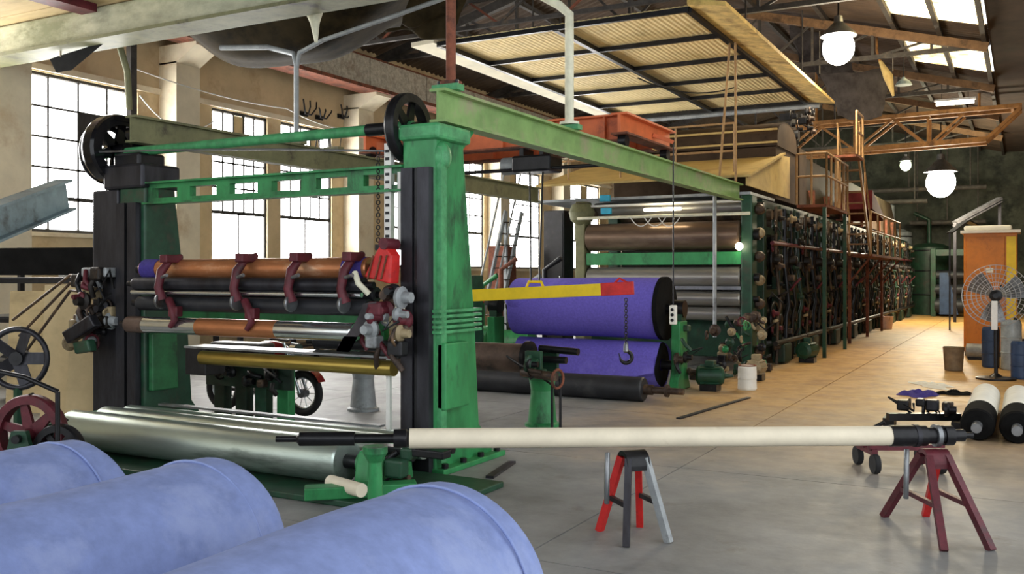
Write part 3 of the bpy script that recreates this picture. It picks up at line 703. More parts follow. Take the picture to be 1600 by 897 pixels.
a = at_z(318, 640, 0); b = at_z(496, 648, 0)
a = at_d(322, 430, 12.0); b = at_d(506, 430, 11.2); a.z = b.z = 0
motorcycle((a + b) / 2, math.atan2(b.y - a.y, b.x - a.x))

# ================================================================== DRUM WINDER in front of the slitter
dw = thing('drum_winder', 'low winder with polished grey-green drums before the slitter', 'machine', (-6.2, 6.0, 0))
DX0, DX1 = -7.95, -4.66
def drum(y, z, r, x1, lab=None):
    o = MB().lathe((DX0, y, z), (1, 0, 0), [(0, r * .96), (.02, r), (x1 - DX0 - .02, r), (x1 - DX0, r * .96)], 40).build('drum', 'drum_steel', dw)
    for xx, s in ((DX0, -1), (x1, 1)):
        MB().cyl((xx, y, z), (xx + s * .28, y, z), r * .33, n=16).build('journal', 'black_iron', o)
    return o
drum(5.86, .245, .175, DX1); drum(6.22, .26, .15, DX1 + .1); drum(6.5, .28, .11, DX1 + .3)
MB().box(DX0 - .25, DX1 + 1.0, 5.45, 6.59, .0, .05).build('bed_plate', 'green_dark', dw, .01)
for xx in (DX0 - .2, DX1 + .16):
    for yy, zz in ((5.86, .245), (6.22, .26)):
        o = MB().prism([(-.14, 0), (.14, 0), (.10, .2), (.06, .30), (-.06, .30), (-.10, .2)], (xx, yy, .05), (0, 1, 0), (0, 0, 1), (.13, 0, 0)).build('bearing_block', 'green', dw, .015)
        MB().cyl((xx - .02, yy, zz), (xx + .15, yy, zz), .085, n=18).build('bearing_cap', 'green_worn' if yy < 6 else 'green_dark', o)
MB().cyl((DX1 + .03, 5.62, .13), (DX1 + .42, 5.50, .13), .052, n=16).build('stub_tube', 'cream_tube', dw)
MB().prism([(0, 0), (1.0, 0), (1.0, .09), (0, .09)], (DX1 + .05, 5.3, .05), (.62, .55, 0), (0, 0, 1), (-.1, .12, 0)).build('base_rail', 'green', dw, .01)
MB().box(DX1 + .1, DX1 + .8, 6.0, 6.12, .30, .36).build('shaft_plate', 'black_iron', dw, .01)
clutter(DX1 + .3, 6.05, .2, .2, .18, .12, 10, dw, ['black_iron', 'green', 'grease', 'green_dark'], 11, True)
for i in range(3): MB().bar((DX0 + .3, 6.62 + .03 * i, .4), (-4.86, 6.56 + .03 * i, .4), .02, .02).build('trim_bar', 'grey_steel', dw)

# cream core tube on its trestles
pa, pb = at_d(640, 685, 6.05), at_d(1390, 681, 6.2)
ct = thing('core_shaft', 'long cream core tube with dark steel ends lying on trestles', 'shaft', pa)
MB().cyl(pa, pb, .064, n=24).build('tube', 'cream_tube', ct)
dr = (pb - pa).normalized()
MB().lathe(pa, -dr, [(0, .045), (.02, .06), (.1, .06), (.1, .03), (.35, .03), (.35, .045), (.7, .045), (.72, .02), (.85, .02)], 18).build('shaft_end', 'black_iron', ct)
MB().lathe(pb, dr, [(0, .07), (.17, .07), (.17, .05), (.19, .05), (.19, .068), (.24, .068), (.24, .055), (.36, .055), (.36, .066), (.42, .066), (.42, .04), (.5, .04), (.5, .02), (.56, .02)], 20).build('shaft_end', 'black_iron', ct)
for k, m in ((.16, 'dark_steel'), (.3, 'grey_steel')): MB().lathe(pb + dr * k, dr, [(0, .06), (0, .074), (.03, .074), (.03, .06)], 20).build('clamp_ring', m, ct)
def trestle(c, axis, label, mlegs, msad, spread=.28, top=None):
    top = c.z - .08
    t = thing('trestle', label, 'trestle', (c.x, c.y, 0)); a = V(axis).normalized(); s = V((-a.y, a.x, 0))
    b = V((c.x, c.y, 0))
    MB().grid(lambda u, v: b + s * (.085 * math.cos(math.pi * u)) + a * (.16 * (v - .5)) + UP * (top - .004 - .09 + .09 * (math.sin(math.pi * u))), 12, 2, .03).build('saddle', msad, t)
    for i, (sx, ax) in enumerate(((-1, -1), (1, -1), (-1, 1), (1, 1))):
        MB().bar(b + a * (.06 * ax) + s * (.05 * sx) + UP * (top - .05), b + a * (.15 * ax) + s * (spread * sx), .045, .045).build('leg', mlegs[i % len(mlegs)], t)
    for ax in (-1, 1): MB().bar(b + a * (.11 * ax) + s * (spread * .56) + UP * (top * .42), b + a * (.11 * ax) - s * (spread * .56) + UP * (top * .42), .03, .03).build('brace', mlegs[0], t)
    MB().tube([b + s * .03 + a * -.17 + UP * (top - .02), b + a * -.2 - s * .03 + UP * (top - .12), b + a * -.18 + s * .02 + UP * (top * .4)], .018, 7).build('strap', 'grey_steel', t)
    return t
q = pa.lerp(pb, (985 - 640) / 750)
trestle(q, (RT * .35 - FW).normalized().cross(UP) * -1, 'grey and red trestle under the middle of the cream tube', ['dark_steel', 'red', 'grey_paint', 'red'], 'black_iron', .2)
trestle(pb + dr * .3, dr, 'maroon trestle under the dark end of the cream tube', ['maroon', 'maroon', 'maroon', 'red'], 'maroon', .42)
q = pa - dr * .22
MB().lathe((q.x, q.y, .05), (0, 0, 1), [(0, .1), (.04, .1), (.06, .05), (q.z - .2, .045), (q.z - .14, .08), (q.z - .10, .08)], 14).build('shaft_rest', 'green', dw)
# hand cart behind
hc = at_z(1400, 733, 0); 
ca = thing('hand_cart', 'low maroon hand cart with small black wheels behind the maroon trestle', 'cart', hc)
ax, ay = RT, FW
for i in (-1, 0, 1): MB().bar(hc + ay * (.15 * i) - ax * .3 + UP * .22, hc + ay * (.15 * i) + ax * .35 + UP * .22, .05, .05).build('bed_rail', 'maroon', ca)
for s in (-.26, .30): MB().bar(hc + ax * s - ay * .2 + UP * .18, hc + ax * s + ay * .2 + UP * .18, .05, .05).build('cross_rail', 'maroon', ca)
for s in (-.26, .30):
    for q_ in (-.2, .2):
        w = MB().lathe(hc + ax * s + ay * q_ + UP * .085 - ax * .025, ax, [(0, .03), (0, .08), (.01, .085), (.04, .085), (.05, .08), (.05, .03)], 18).build('cart_wheel', 'rubber', ca)
MB().tube([hc - ax * .3 + UP * .24, hc - ax * .2 + UP * .36, hc - ax * .12 - ay * .05 + UP * .42], .018, 7).build('handle', 'black_iron', ca)

# blue fabric rolls
def fabric_roll(x, y1, L, label, seed, r=.44):
    rnd = random.Random(seed)
    t = thing('fabric_roll', label, 'roll', (x, y1 - L / 2, 0), 'blue fabric rolls lying side by side')
    n, k = 48, 22; ph = [rnd.uniform(0, 6) for _ in range(4)]
    def fn(u, v):
        a = 2 * math.pi * u; yy = y1 - L * v
        rr = r * (1 - .0) - .012 + .006 * math.sin(3 * a + ph[0] + 2 * v) + .006 * math.sin(9 * v + ph[1] + a)
        e = min(v, 1 - v) * L
        if e < .03: rr -= .025 * (1 - e / .03) ** 2
        return (x + rr * math.cos(a), yy, r + rr * math.sin(a))
    vsplit = MB().grid(fn, n, 60).build('fabric', 'blue_fabric', t)
    for yy, s in ((y1 - .005, 1), (y1 - L + .005, -1)):
        MB().lathe((x, yy - s * .03, r), (0, s, 0), [(.02, r - .045), (.028, r * .6), (.02, .08)], 40, False).build('end_face', 'blue_fabric', t)
        MB().ring((x, yy, r), (0, 1, 0), .075, .012, 20, 6).build('core', 'cardboard', t)
    MB().ring((x, y1 - .17, r), (0, 1, 0), r - .006, .007, 48, 5).build('seam', 'blue_fabric', t)
    return t
fabric_roll(-4.18, 3.16, 2.2, 'pale blue fabric roll lying before the spoked cart wheels', 1)
fabric_roll(-3.24, 3.16, 2.2, 'pale blue fabric roll lying between two others', 2)
fabric_roll(-2.03, 3.26, 2.2, 'pale blue fabric roll lying before the green post foot', 3)

# ================================================================== ORANGE HOIST CRANE
CY = 11.3
oc = thing('bridge_crane', 'faded orange twin girder bridge crane riding on the green beam', 'crane', (-6.4, CY, 3.35))
z0 = 3.42
for yy in (CY, CY + 1.05):
    g = MB().box(OX + .1, BX - .1, yy - .02, yy + .02, z0 + .02, z0 + .32).build('girder', 'orange_paint', oc)
    MB().box(OX + .1, BX - .1, yy - .11, yy + .11, z0 + .32, z0 + .345).build('girder_flange', 'orange_paint', g)
    MB().box(OX + .1, BX - .1, yy - .11, yy + .11, z0 - .005, z0 + .02).build('girder_flange', 'rust', g)
    for q in range(5): xx = OX + .6 + q * .75; MB().box(xx - .01, xx + .01, yy - .1, yy + .1, z0 + .02, z0 + .32).build('stiffener', 'orange_paint', g)
for x, zt in ((BX, 3.307), (OX, 3.407)):
    tr = MB().box(x - .02, x + .02, CY - .4, CY + 1.45, z0 + .06, z0 + .28).build('end_truck', 'orange_paint', oc)
    MB().box(x - .11, x + .11, CY - .4, CY + 1.45, z0 + .28, z0 + .305).build('truck_flange', 'orange_paint', tr)
    MB().box(x - .11, x + .11, CY - .4, CY + 1.45, z0 + .035, z0 + .06).build('truck_flange', 'rust', tr)
    for yy in (CY - .25, CY + 1.3): MB().cyl((x - .05, yy, zt + .08), (x + .05, yy, zt + .08), .08, n=18).build('truck_wheel', 'black_iron', tr)
ho = thing('chain_hoist', 'black chain hoist under the orange crane girder', 'hoist', (-7.0, CY - .02, z0 - .3))
hx = at_y(838, 330, CY).x
MB().box(hx - .28, hx + .3, CY - .2, CY + .2, z0 - .34, z0 - .12).build('hoist_body', 'black_iron', ho, .03)
MB().cyl((hx - .5, CY, z0 - .23), (hx - .28, CY, z0 - .23), .12).build('motor', 'grey_paint', ho)
for q in (-.15, .15): MB().box(hx + q - .03, hx + q + .03, CY - .15, CY + .15, z0 - .12, z0 - .02).build('trolley', 'black_iron', ho)
MB().cyl((hx - 1.4, CY - .12, z0 - .3), (hx + 1.0, CY - .12, z0 - .3), .025, n=8).build('cable_rail', 'black_iron', ho)
# spreader bar
sa, sb2 = at_d(690, 464, 12.6), at_d(990, 450, 11.9)
spb = thing('spreader_bar', 'yellow lifting beam with red ends in front of the purple felt', 'lifting beam', (sa + sb2) / 2)
d_ = sb2 - sa
MB().bar(sa + d_ * .16, sa + d_ * .84, .1, .155).build('beam_body', 'yellow', spb, .006)
MB().bar(sa, sa + d_ * .16, .1, .155).build('red_end', 'red', spb, .006)
MB().bar(sa + d_ * .84, sb2, .1, .165).build('red_end', 'red', spb, .006)
mid = at_d(836, 457, 12.3)
pl = MB().tube([mid + V((-.14, 0, .03)), mid + V((-.09, 0, .14)), mid + V((.09, 0, .14)), mid + V((.14, 0, .03))], .02, 8).build('lifting_eye', 'yellow', spb)
for q in (-.1, .1): MB().cyl(mid + V((q * .6, 0, .13)), (hx + q, CY, z0 - .34), .012, n=6).build('hoist_cable', 'black_iron', spb)
MB().tube([sb2 - d_ * .1 + UP * .06, sb2 - d_ * .07 + UP * .13, sb2 - d_ * .03 + UP * .07], .016, 6).build('shackle', 'red', spb)
hk = at_d(978, 458, 11.88)
def hook_set(top, z_end, parent):
    c = MB(); z = top.z
    i = 0
    while z > z_end + .28:
        c.ring((top.x, top.y, z), (1, 0, 0) if i % 2 else (0, 1, 0), .022, .006, 10, 5); z -= .035; i += 1
    c.build('chain', 'black_iron', parent)['kind'] = 'stuff'
    MB().lathe((top.x, top.y, z + .03), (0, 0, -1), [(0, .012), (.03, .03), (.12, .036), (.14, .02)], 12).build('swivel', 'grey_steel', parent)
    s = RT; pts = []
    cc = V((top.x, top.y, z_end + .09))
    pts = [V((top.x, top.y, z - .1)), cc + s * .03 + UP * .085]
    for k in range(11):
        t = math.radians(70 - 250 * k / 10); pts.append(cc + s * (.075 * math.cos(t)) + UP * (.075 * math.sin(t)))
    pts.append(cc - s * .09 + UP * .05)
    MB().tube(pts, [.02, .022] + [.026] * 8 + [.022, .016, .01] + [.006], 9).build('hook', 'black_iron', parent)
hook_set(hk - UP * .085, at_d(978, 569, 11.9).z, spb)
# pendant control
pc = at_d(1052, 492, 12.6)
pn = thing('pendant_control', 'yellow push button pendant hanging beside the purple felt', 'control', pc - UP * .13)
pt = at_x(1050, 250, pc.x)
ptop = V((pc.x, pc.y, z0 + .04))
MB().cyl(pc + UP * .12, ptop, .010, n=6).build('cable', 'black_iron', pn)
MB().box(pc.x - .045, pc.x + .045, pc.y - .04, pc.y + .04, pc.z - .13, pc.z + .13).build('box', 'paper_white', pn, .015)
for i in range(3): MB().cyl((pc.x - .0, pc.y - .04, pc.z - .07 + i * .07), (pc.x, pc.y - .055, pc.z - .07 + i * .07), .022, n=12).build('button', 'black_iron', pn)
MB().bar(ptop + UP * .02, V((BX + .03, CY + .75, z0 + .17)), .05, .05).build('arm', 'orange_paint', pn)

# ================================================================== PURPLE FELT
FY = 13.5
def felt(x0, x1, y, z, r, label, seed):
    t = thing('felt_roll', label, 'felt', ((x0 + x1) / 2, y, 0), 'purple felt on the unwind stand')
    rnd = random.Random(seed); ph = [rnd.uniform(0, 6) for _ in range(4)]
    def fn(u, v):
        a = 2 * math.pi * u; x = x0 + (x1 - x0) * v
        rr = r - .012 + .008 * math.sin(2 * a + ph[0] + 3 * v) + .004 * math.sin(7 * v + 3 * a + ph[1])
        return (x + .02 * math.sin(3 * a + ph[2]) * (1 if v in (0, 1) else 0), y + rr * math.cos(a), z + rr * math.sin(a))
    MB().grid(fn, 48, 20).build('felt', 'purple_felt', t)
    for x, s in ((x0 + .02, -1), (x1 - .02, 1)):
        MB().lathe((x, y, z), (s, 0, 0), [(0, r - .03), (.01, r * .5), (0, .09)], 36, False).build('end_face', 'tarp_black', t)
        MB().cyl((x, y, z), (x + s * .25, y, z), .07).build('core_shaft', 'black_iron', t)
    return t
f1 = felt(-7.2, -4.72, FY, 1.2, .475, 'upper purple felt roll on the green unwind stand', 1)
f2 = felt(-7.15, -4.74, FY - .06, .36, .36, 'lower purple felt roll under the bigger one', 2)
MB().cyl((-4.77, FY, 1.2), (-4.70, FY, 1.2), .478, n=40).build('dark_rim', 'tarp_black', f1)
fh = MB().grid(lambda u, v: (-7.1 + 2.36 * u, FY - .06 - .36 - .03 - .05 * v + .02 * math.sin(9 * u), .52 - (.34 + .06 * math.sin(4 * u) + .05 * math.sin(11 * u)) * v), 30, 6, .01).build('hanging_hem', 'purple_felt', f2)
MB().sphere((-7.05, FY - .43, 1.29), .14, sq=(1.3, .5, .9)).build('fold', 'purple_felt', f1)
us = thing('unwind_stand', 'green unwind stand posts holding the purple felt rolls', 'stand', (-6, FY, 0))
for x in (-4.58, -7.72):
    s = MB().prism([(-.34, 0), (.34, 0), (.26, .12), (.17, .3), (.17, 1.02), (-.17, 1.02), (-.17, .3), (-.26, .12)], (x, FY, 0), (0, 1, 0), (0, 0, 1), (.14, 0, 0)).build('post', 'green', us, .015)
    MB().box(x, x + .14, FY - .1, FY + .1, 1.02, 1.12).build('bearing_seat', 'green_dark', s)
    MB().cyl((x - .02, FY, 1.2), (x + .16, FY, 1.2), .13).build('bearing_cap', 'black_iron', s)
clutter(-4.42, FY, .55, .07, .3, .4, 10, us, ['green_dark', 'black_iron', 'grease'], 31)

# rolls on the floor and on the small stand
t = thing('spare_roll', 'black rubber covered roll lying on the floor by the purple felt', 'roll', (-6, 11.9, 0))
o = MB().lathe((-7.7, 11.95, .165), (1, 0, 0), [(0, .15), (.02, .165), (3.2, .165), (3.22, .15)], 30).build('roll_body', 'black_roll', t)
MB().lathe((-4.48, 11.95, .165), (1, 0, 0), [(0, .07), (.12, .07), (.12, .05), (.3, .05), (.3, .085), (.34, .085), (.34, .045), (.55, .045)], 16).build('journal', 'grease', t)
t = thing('spare_roll', 'rusty brown roll with a dark flange resting on the small green stand', 'roll', (-6, 9.5, .5))
MB().lathe((-7.6, 9.5, .75), (1, 0, 0), [(0, .15), (.02, .165), (2.62, .165), (2.64, .15)], 30).build('roll_body', 'rusty_roll', t)
MB().lathe((-4.98, 9.5, .75), (1, 0, 0), [(0, .05), (0, .20), (.05, .20), (.05, .09), (.12, .09), (.12, .04), (.5, .04)], 24).build('flange', 'black_iron', t)
for x, lab in ((-4.78, 'small green pedestal with a rusty roller clamp on the grey floor'), (-7.3, 'small grey pedestal at the far end of the rusty roll')):
    t = thing('roll_stand', lab, 'stand', (x, 9.5, 0))
    MB().lathe((x, 9.5, 0), (0, 0, 1), [(0, .2), (.03, .2), (.05, .165), (.4, .13), (.52, .15), (.55, .17)], 20).build('pedestal', 'green' if x > -5 else 'grey_paint', t)
    MB().box(x - .14, x + .14, 9.3, 9.7, .55, .58).build('top_plate', 'green_dark', t)
    for yy in (9.29, 9.71): MB().box(x - .1, x + .1, yy - .03, yy + .03, .58, .86).build('cheek', 'green_dark', t, .01)
    if x > -5:
        MB().cyl((x - .12, 9.25, .62), (x + .34, 9.15, .60), .05).build('clamp_screw', 'grease', t)
        MB().cyl((x - .1, 9.64, .86), (x + .4, 9.60, .84), .04).build('clamp_screw', 'black_iron', t)
        MB().ring((x + .36, 9.15, .58), (1, -.2, 0), .1, .016, 20, 6).build('hand_wheel', 'rust', t)
        clutter(x + .08, 9.22, .68, .14, .06, .1, 8, t, ['green_dark', 'grease', 'black_iron'], 7)
        for q in (.26, .36): MB().cyl((x + q, 9.22, .58), (x + q, 9.22, 0), .016, n=8).build('support_rod', 'black_iron', t)

# ================================================================== PAPER MACHINE
MX0, MX1, MY = -7.5, -4.2, 16.7
pm = thing('calender_stack', 'green paper machine end with wide brown and grey rolls', 'machine', (-5.9, MY, 0))
for x, m in ((MX1 - .2, 'green_dark'), (MX0 - .12, 'olive')):
    p_ = MB().box(x, x + .2, MY - .15, MY + .2, 0, 3.12).build('post', m, pm, .02)
    for i in range(7):
        MB().lathe((x + .27, MY + .1, .35 + i * .42), (0, -1, 0), [(-.12, .03), (-.1, .08), (0, .10), (.08, .09), (.14, .04)], 14).build('lubricator', 'tan_housing' if i % 2 else 'grease', p_)
    MB().box(x - .1, x + .3, MY - .25, MY + .5, 0, .12).build('foot', 'green_dark', p_)
ml = MB().lathe((MX0 - .02, MY - .05, 2.76), (0, 0, 1), [(-.1, .1), (0, .22), (.15, .26), (.3, .2), (.34, .1)], 14).build('bearing_head', 'olive', pm)
for zc, r, m, dy in ((2.42, .26, 'roll_brown', 0), (1.66, .19, 'roll_grey', 0), (1.28, .13, 'roll_grey', -.05), (1.0, .12, 'roll_grey', 0), (2.95, .16, 'roll_grey', .3)):
    o = MB().lathe((MX0 + .12, MY + dy, zc), (1, 0, 0), [(0, r * .9), (.02, r), (MX1 - MX0 - .36, r), (MX1 - MX0 - .34, r * .9)], 36).build('roll', m, pm)
    MB().cyl((MX1 - .24, MY + dy, zc), (MX1 + .1, MY + dy, zc), r * .4).build('journal', 'black_iron', o)
MB().box(MX0 + .1, MX1 - .2, MY - .12, MY - .04, 1.89, 2.12).build('doctor_beam', 'green', pm, .01)
MB().box(MX0 + .1, MX1 - .2, MY - .16, MY - .08, 1.44, 1.5).build('doctor_blade', 'grey_steel', pm)
MB().cyl((MX0, MY - .3, 2.78), (MX1, MY - .3, 2.78), .03, n=10).build('guard_pipe', 'plaster_drip', pm)
MB().cyl((MX1 - .62, MY - .32, .6), (MX1 - .62, MY - .32, 3.1), .035, n=10).build('riser_pipe', 'grey_paint', pm)
for i in range(3): MB().tube(sag(at_y(985 + i * 22, 340, MY - .32), at_y(1018 + i * 22, 340, MY - .32), 8, .16), .01, 5).build('loose_cable', 'white_paint', pm)
MB().box(MX0 + .05, MX1 - .1, MY - .1, MY + .8, 3.0, 3.04).build('web_table', 'paper_white', pm)
for i, (px, py) in enumerate(((946, 310), (948, 330))):
    q = at_y(px, py, MY - .2); MB().box(q.x - .1, q.x + .1, q.y - .06, q.y + .02, q.z - .06, q.z + .06).build('indicator_box', 'cyan_panel', pm, .01)
q = at_y(1035, 327, MY - .25); MB().cyl((q.x - .35, q.y, q.z), (q.x + .35, q.y, q.z), .03).build('sheet_glare', 'tube_light', pm)  # glowing bar stands for the glare on the bright reflective sheet, no real lamp
q = at_y(1155, 385, MY - .3); MB().sphere(q, .07).build('inspection_lamp', 'tube_light', pm)
MB().box(MX0, MX1, MY + .3, MY + .5, .2, 1.0).build('lower_beam', 'green_dark', pm, .02)
clutter(-4.15, MY - .5, .55, .2, .9, .5, 34, pm, ['green_dark', 'black_iron', 'grease', 'tan_housing', 'maroon', 'green'], 41, True)
clutter(-4.3, MY - 1.2, .45, .25, .8, .4, 24, pm, ['green_dark', 'black_iron', 'grease', 'tan_housing'], 42, True)

# generic dryer section, copied down the line
def section():
    t = thing('dryer_section', 'x', 'machine', (0, 0, 0), 'dryer sections along the aisle')
    L = 2.7
    for yy in (.15, 1.5):
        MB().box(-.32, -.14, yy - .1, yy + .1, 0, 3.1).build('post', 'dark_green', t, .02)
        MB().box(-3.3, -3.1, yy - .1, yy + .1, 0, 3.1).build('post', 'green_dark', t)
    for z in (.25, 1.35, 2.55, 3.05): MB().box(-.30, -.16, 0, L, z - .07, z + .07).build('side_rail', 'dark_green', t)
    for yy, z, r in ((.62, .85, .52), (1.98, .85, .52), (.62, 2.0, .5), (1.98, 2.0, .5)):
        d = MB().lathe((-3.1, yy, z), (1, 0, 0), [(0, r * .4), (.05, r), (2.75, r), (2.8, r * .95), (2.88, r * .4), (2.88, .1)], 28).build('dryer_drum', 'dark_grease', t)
        MB().lathe((-.2, yy, z), (1, 0, 0), [(0, .2), (.1, .2), (.14, .12), (.26, .1), (.28, .03)], 18).build('bearing', 'dark_grease', d)
        MB().ring((-.08, yy, z), (1, 0, 0), r * .62, .03, 26, 6).build('drive_gear', 'black_iron', d)
    for yy, z in ((.3, 2.85), (1.1, 2.9), (2.3, 2.8)): MB().cyl((-3.1, yy, z), (-.05, yy, z), .1, n=16).build('guide_roll', 'dark_pipe', t)
    for i, yy in enumerate((.45, 1.2, 1.8, 2.45)):
        MB().tube([(.0, yy, 0), (.02, yy, .9), (.05, yy + .1, 1.1), (-.05, yy + .15, 1.9), (-.05, yy + .15, 3.02)], .03 + .01 * (i % 2), 8).build('steam_pipe', ['dark_pipe', 'black_iron', 'dark_grease', 'dark_green'][i], t)
    MB().cyl((.08, 0, .42), (.08, L, .42), .05, n=10).build('condensate_pipe', 'dark_grease', t)
    MB().cyl((.02, 0, 2.3), (.02, L, 2.3), .04, n=10).build('condensate_pipe', 'maroon', t)
    MB().box(-.1, .15, .5, 1.1, .02, .38).build('gear_housing', 'dark_green', t, .03)
    clutter(-.03, 1.3, 1.5, .12, 1.08, 1.35, 44, t, ['dark_grease', 'dark_grease', 'black_iron', 'dark_pipe', 'dark_green', 'maroon', 'grease', 'tan_housing'], 51)
    return t
s0 = section()
ords = ['first', 'second', 'third', 'fourth', 'fifth', 'sixth', 'seventh', 'eighth', 'ninth']
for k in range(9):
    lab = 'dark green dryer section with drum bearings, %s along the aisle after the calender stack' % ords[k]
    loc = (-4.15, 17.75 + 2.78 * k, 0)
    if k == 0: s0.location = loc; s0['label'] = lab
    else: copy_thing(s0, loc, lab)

# motor and pump things at the machine foot
def motor(px, py, L, r, m, label, ang=0.):
    b = at_z(px, py, 0); t = thing('electric_motor', label, 'motor', b)
    dx = V((math.cos(ang), math.sin(ang), 0)); c = b + UP * (r + .08)
    MB().lathe(c - dx * L / 2, dx, [(0, r * .6), (.03, r), (L - .05, r), (L - .02, r * .8), (L, r * .3), (L + .12, r * .15)], 20).build('motor_body', m, t)
    for i in range(8):
        a = 2 * math.pi * i / 8; s = V((-dx.y, dx.x, 0)); n_ = s * math.cos(a) + UP * math.sin(a)
        MB().bar(c + n_ * (r + .008) - dx * L * .35, c + n_ * (r + .008) + dx * L * .3, .012, .03, n_).build('cooling_fin', m, t)
    MB().box(b.x - r * .9, b.x + r * .9, b.y - r * .9, b.y + r * .9, 0, .1).build('foot', 'black_iron', t)
    MB().box(c.x - .07, c.x + .07, c.y - .07, c.y + .07, c.z + r * .9, c.z + r + .08).build('terminal_box', m, t, .01)
    return t
motor(1262, 566, .5, .16, 'green_dark', 'dark green motor at the machine foot by the aisle', 1.4)
motor(1182, 594, .4, .13, 'tan_housing', 'tan motor at the machine foot nearer the purple felt', 1.5)
motor(1110, 610, .42, .14, 'green_dark', 'small green motor beside the unwind stand', .3)
b = at_z(1150, 604, 0)
t = thing('oil_can', 'dented cream oil drum at the machine corner', 'drum', (b.x + .25, b.y - .3, 0))
MB().lathe((b.x + .25, b.y - .3, 0), (0, 0, 1), [(0, .13), (.02, .14), (.15, .135), (.17, .14), (.33, .135), (.35, .13), (.36, .1)], 20).build('can_body', 'paper_white', t)
MB().ring((b.x + .25, b.y - .3, .36), (0, 0, 1), .125, .01, 20, 5).build('rim', 'rust', t)

# ------------------------------------------------------------------ hoods above the machine
hd = thing('dryer_hood', 'brown metal hood with tan side panel on top of the machine', 'hood', (-6, 20, 3.3))
MB().grid(lambda u, v: (-7.6 + 3.35 * u, 19.6 + .9 * math.cos(math.pi * v), 4.25 + .55 * math.sin(math.pi * v) ** .6), 2, 20, .02).build('hood_shell', 'hood_brown', hd)
for z in (4.3, 4.55): MB().box(-7.6, -4.25, 18.66, 18.7, z, z + .04).build('hood_rib', 'hood_tan', hd)
for x in (-7.58, -4.27): MB().prism([(.9 * math.cos(math.pi * i / 12), .54 * max(0, math.sin(math.pi * i / 12)) ** .6) for i in range(13)], (x, 19.6, 4.25), (0, 1, 0), (0, 0, 1), (.02, 0, 0)).build('hood_end', 'hood_brown', hd)
MB().prism([(16.5, 3.28), (19.9, 3.28), (19.9, 4.15), (19.2, 4.1), (16.5, 3.42)], (-4.30, 0, 0), (0, 1, 0), (0, 0, 1), (.03, 0, 0)).build('side_panel', 'hood_tan', hd)
MB().prism([(16.4, 3.42), (19.2, 4.12), (19.2, 4.16), (16.4, 3.46)], (-8.4, 0, 0), (0, 1, 0), (0, 0, 1), (4.2, 0, 0)).build('sloping_sheet', 'hood_tan', hd)
MB().box(-7.7, -4.28, 18.7, 20.74, 3.2, 4.26).build('hood_base', 'hood_brown', hd)
MB().box(-8.6, -4.28, 16.75, 18.6, 3.14, 3.19).build('deck_plate', 'grey_paint', hd)
for x in (-7.9, -6.8, -5.7, -4.6):
    MB().cyl((x, 16.85, 3.5), (x, 16.85, 4.45), .02, n=8).build('rail_post', 'stair_tan', hd)
for z in (4.45, 3.95): MB().cyl((-8.2, 16.85, z), (-4.55, 16.85, z), .02, n=8).build('hand_rail', 'stair_tan', hd)
hd2 = thing('dryer_hood', 'long dark hood running along the dryer sections', 'hood', (-6, 30, 3.2))
MB().prism([(-7.6, 3.3), (-4.6, 3.3), (-4.9, 4.7), (-7.2, 4.7)], (0, 21.6, 0), (1, 0, 0), (0, 0, 1), (0, 20.5, 0)).build('hood_shell', 'hood_brown', hd2, .03)
for i in range(9): MB().box(-4.72, -4.55, 24 + i * 2, 24.1 + i * 2, 3.25, 3.8).build('hood_rib', 'rust', hd2)
q = at_x(1395, 335, -4.2)
MB().prism([(0, 0), (2.6, -.2), (2.6, -.13), (0, .5)], (-4.5, 27.0, 3.5), (0, 1, 0), (0, 0, 1), (.9, 0, 0)).build('canopy_flap', 'maroon_hood', hd2)
# blower cluster on top of the hood
bl = thing('blower_unit', 'dark greasy blower with motor at the hood corner', 'blower', (-4.4, 20.9, 4.3))
c = V((-4.45, 21.1, 4.75))
MB().box(-4.75, -4.25, 20.75, 21.5, 3.2, 4.45).build('pedestal', 'hood_brown', bl, .02)
MB().lathe(c - V((.3, 0, 0)), (1, 0, 0), [(0, .1), (0, .36), (.3, .38), (.3, .15), (.42, .12)], 24).build('fan_casing', 'black_iron', bl)
MB().box(c.x - .3, c.x - .02, c.y, c.y + .36, c.z, c.z + .52).build('outlet', 'black_iron', bl)
clutter(-4.3, 21.1, 4.9, .3, .45, .4, 26, bl, ['black_iron', 'dark_grease', 'black_iron', 'grease'], 61)
# ------------------------------------------------------------------ access platform and stairs
ap = thing('access_stairs', 'tan steel access platform and steep stairs on the machine side', 'stairs', (-3.8, 23, 0))
PX0, PX1, PY0, PY1, PZ = -4.15, -3.55, 20.0, 22.6, 3.16
MB().box(PX0, PX1, PY0, PY1, PZ - .06, PZ).build('platform', 'rust', ap)
for yy in (PY0 + .05, PY1 - .05): MB().bar((PX1 - .05, yy, 0), (PX1 - .05, yy, PZ - .06), .07, .07).build('support_post', 'green_dark', ap)
def railing(p0, p1, h, n, parent, m='stair_tan', r=.024):
    p0, p1 = V(p0), V(p1)
    for i in range(n + 1): b = p0.lerp(p1, i / n); MB().cyl(b, b + UP * h, r, n=8).build('rail_post', m, parent)
    for k in (1, .55): MB().cyl(p0 + UP * h * k, p1 + UP * h * k, r, n=8).build('hand_rail', m, parent)
railing((PX1, PY0, PZ), (PX1, PY1, PZ), 1.05, 5, ap); railing((PX0, PY0, PZ), (PX1, PY0, PZ), 1.05, 2, ap)
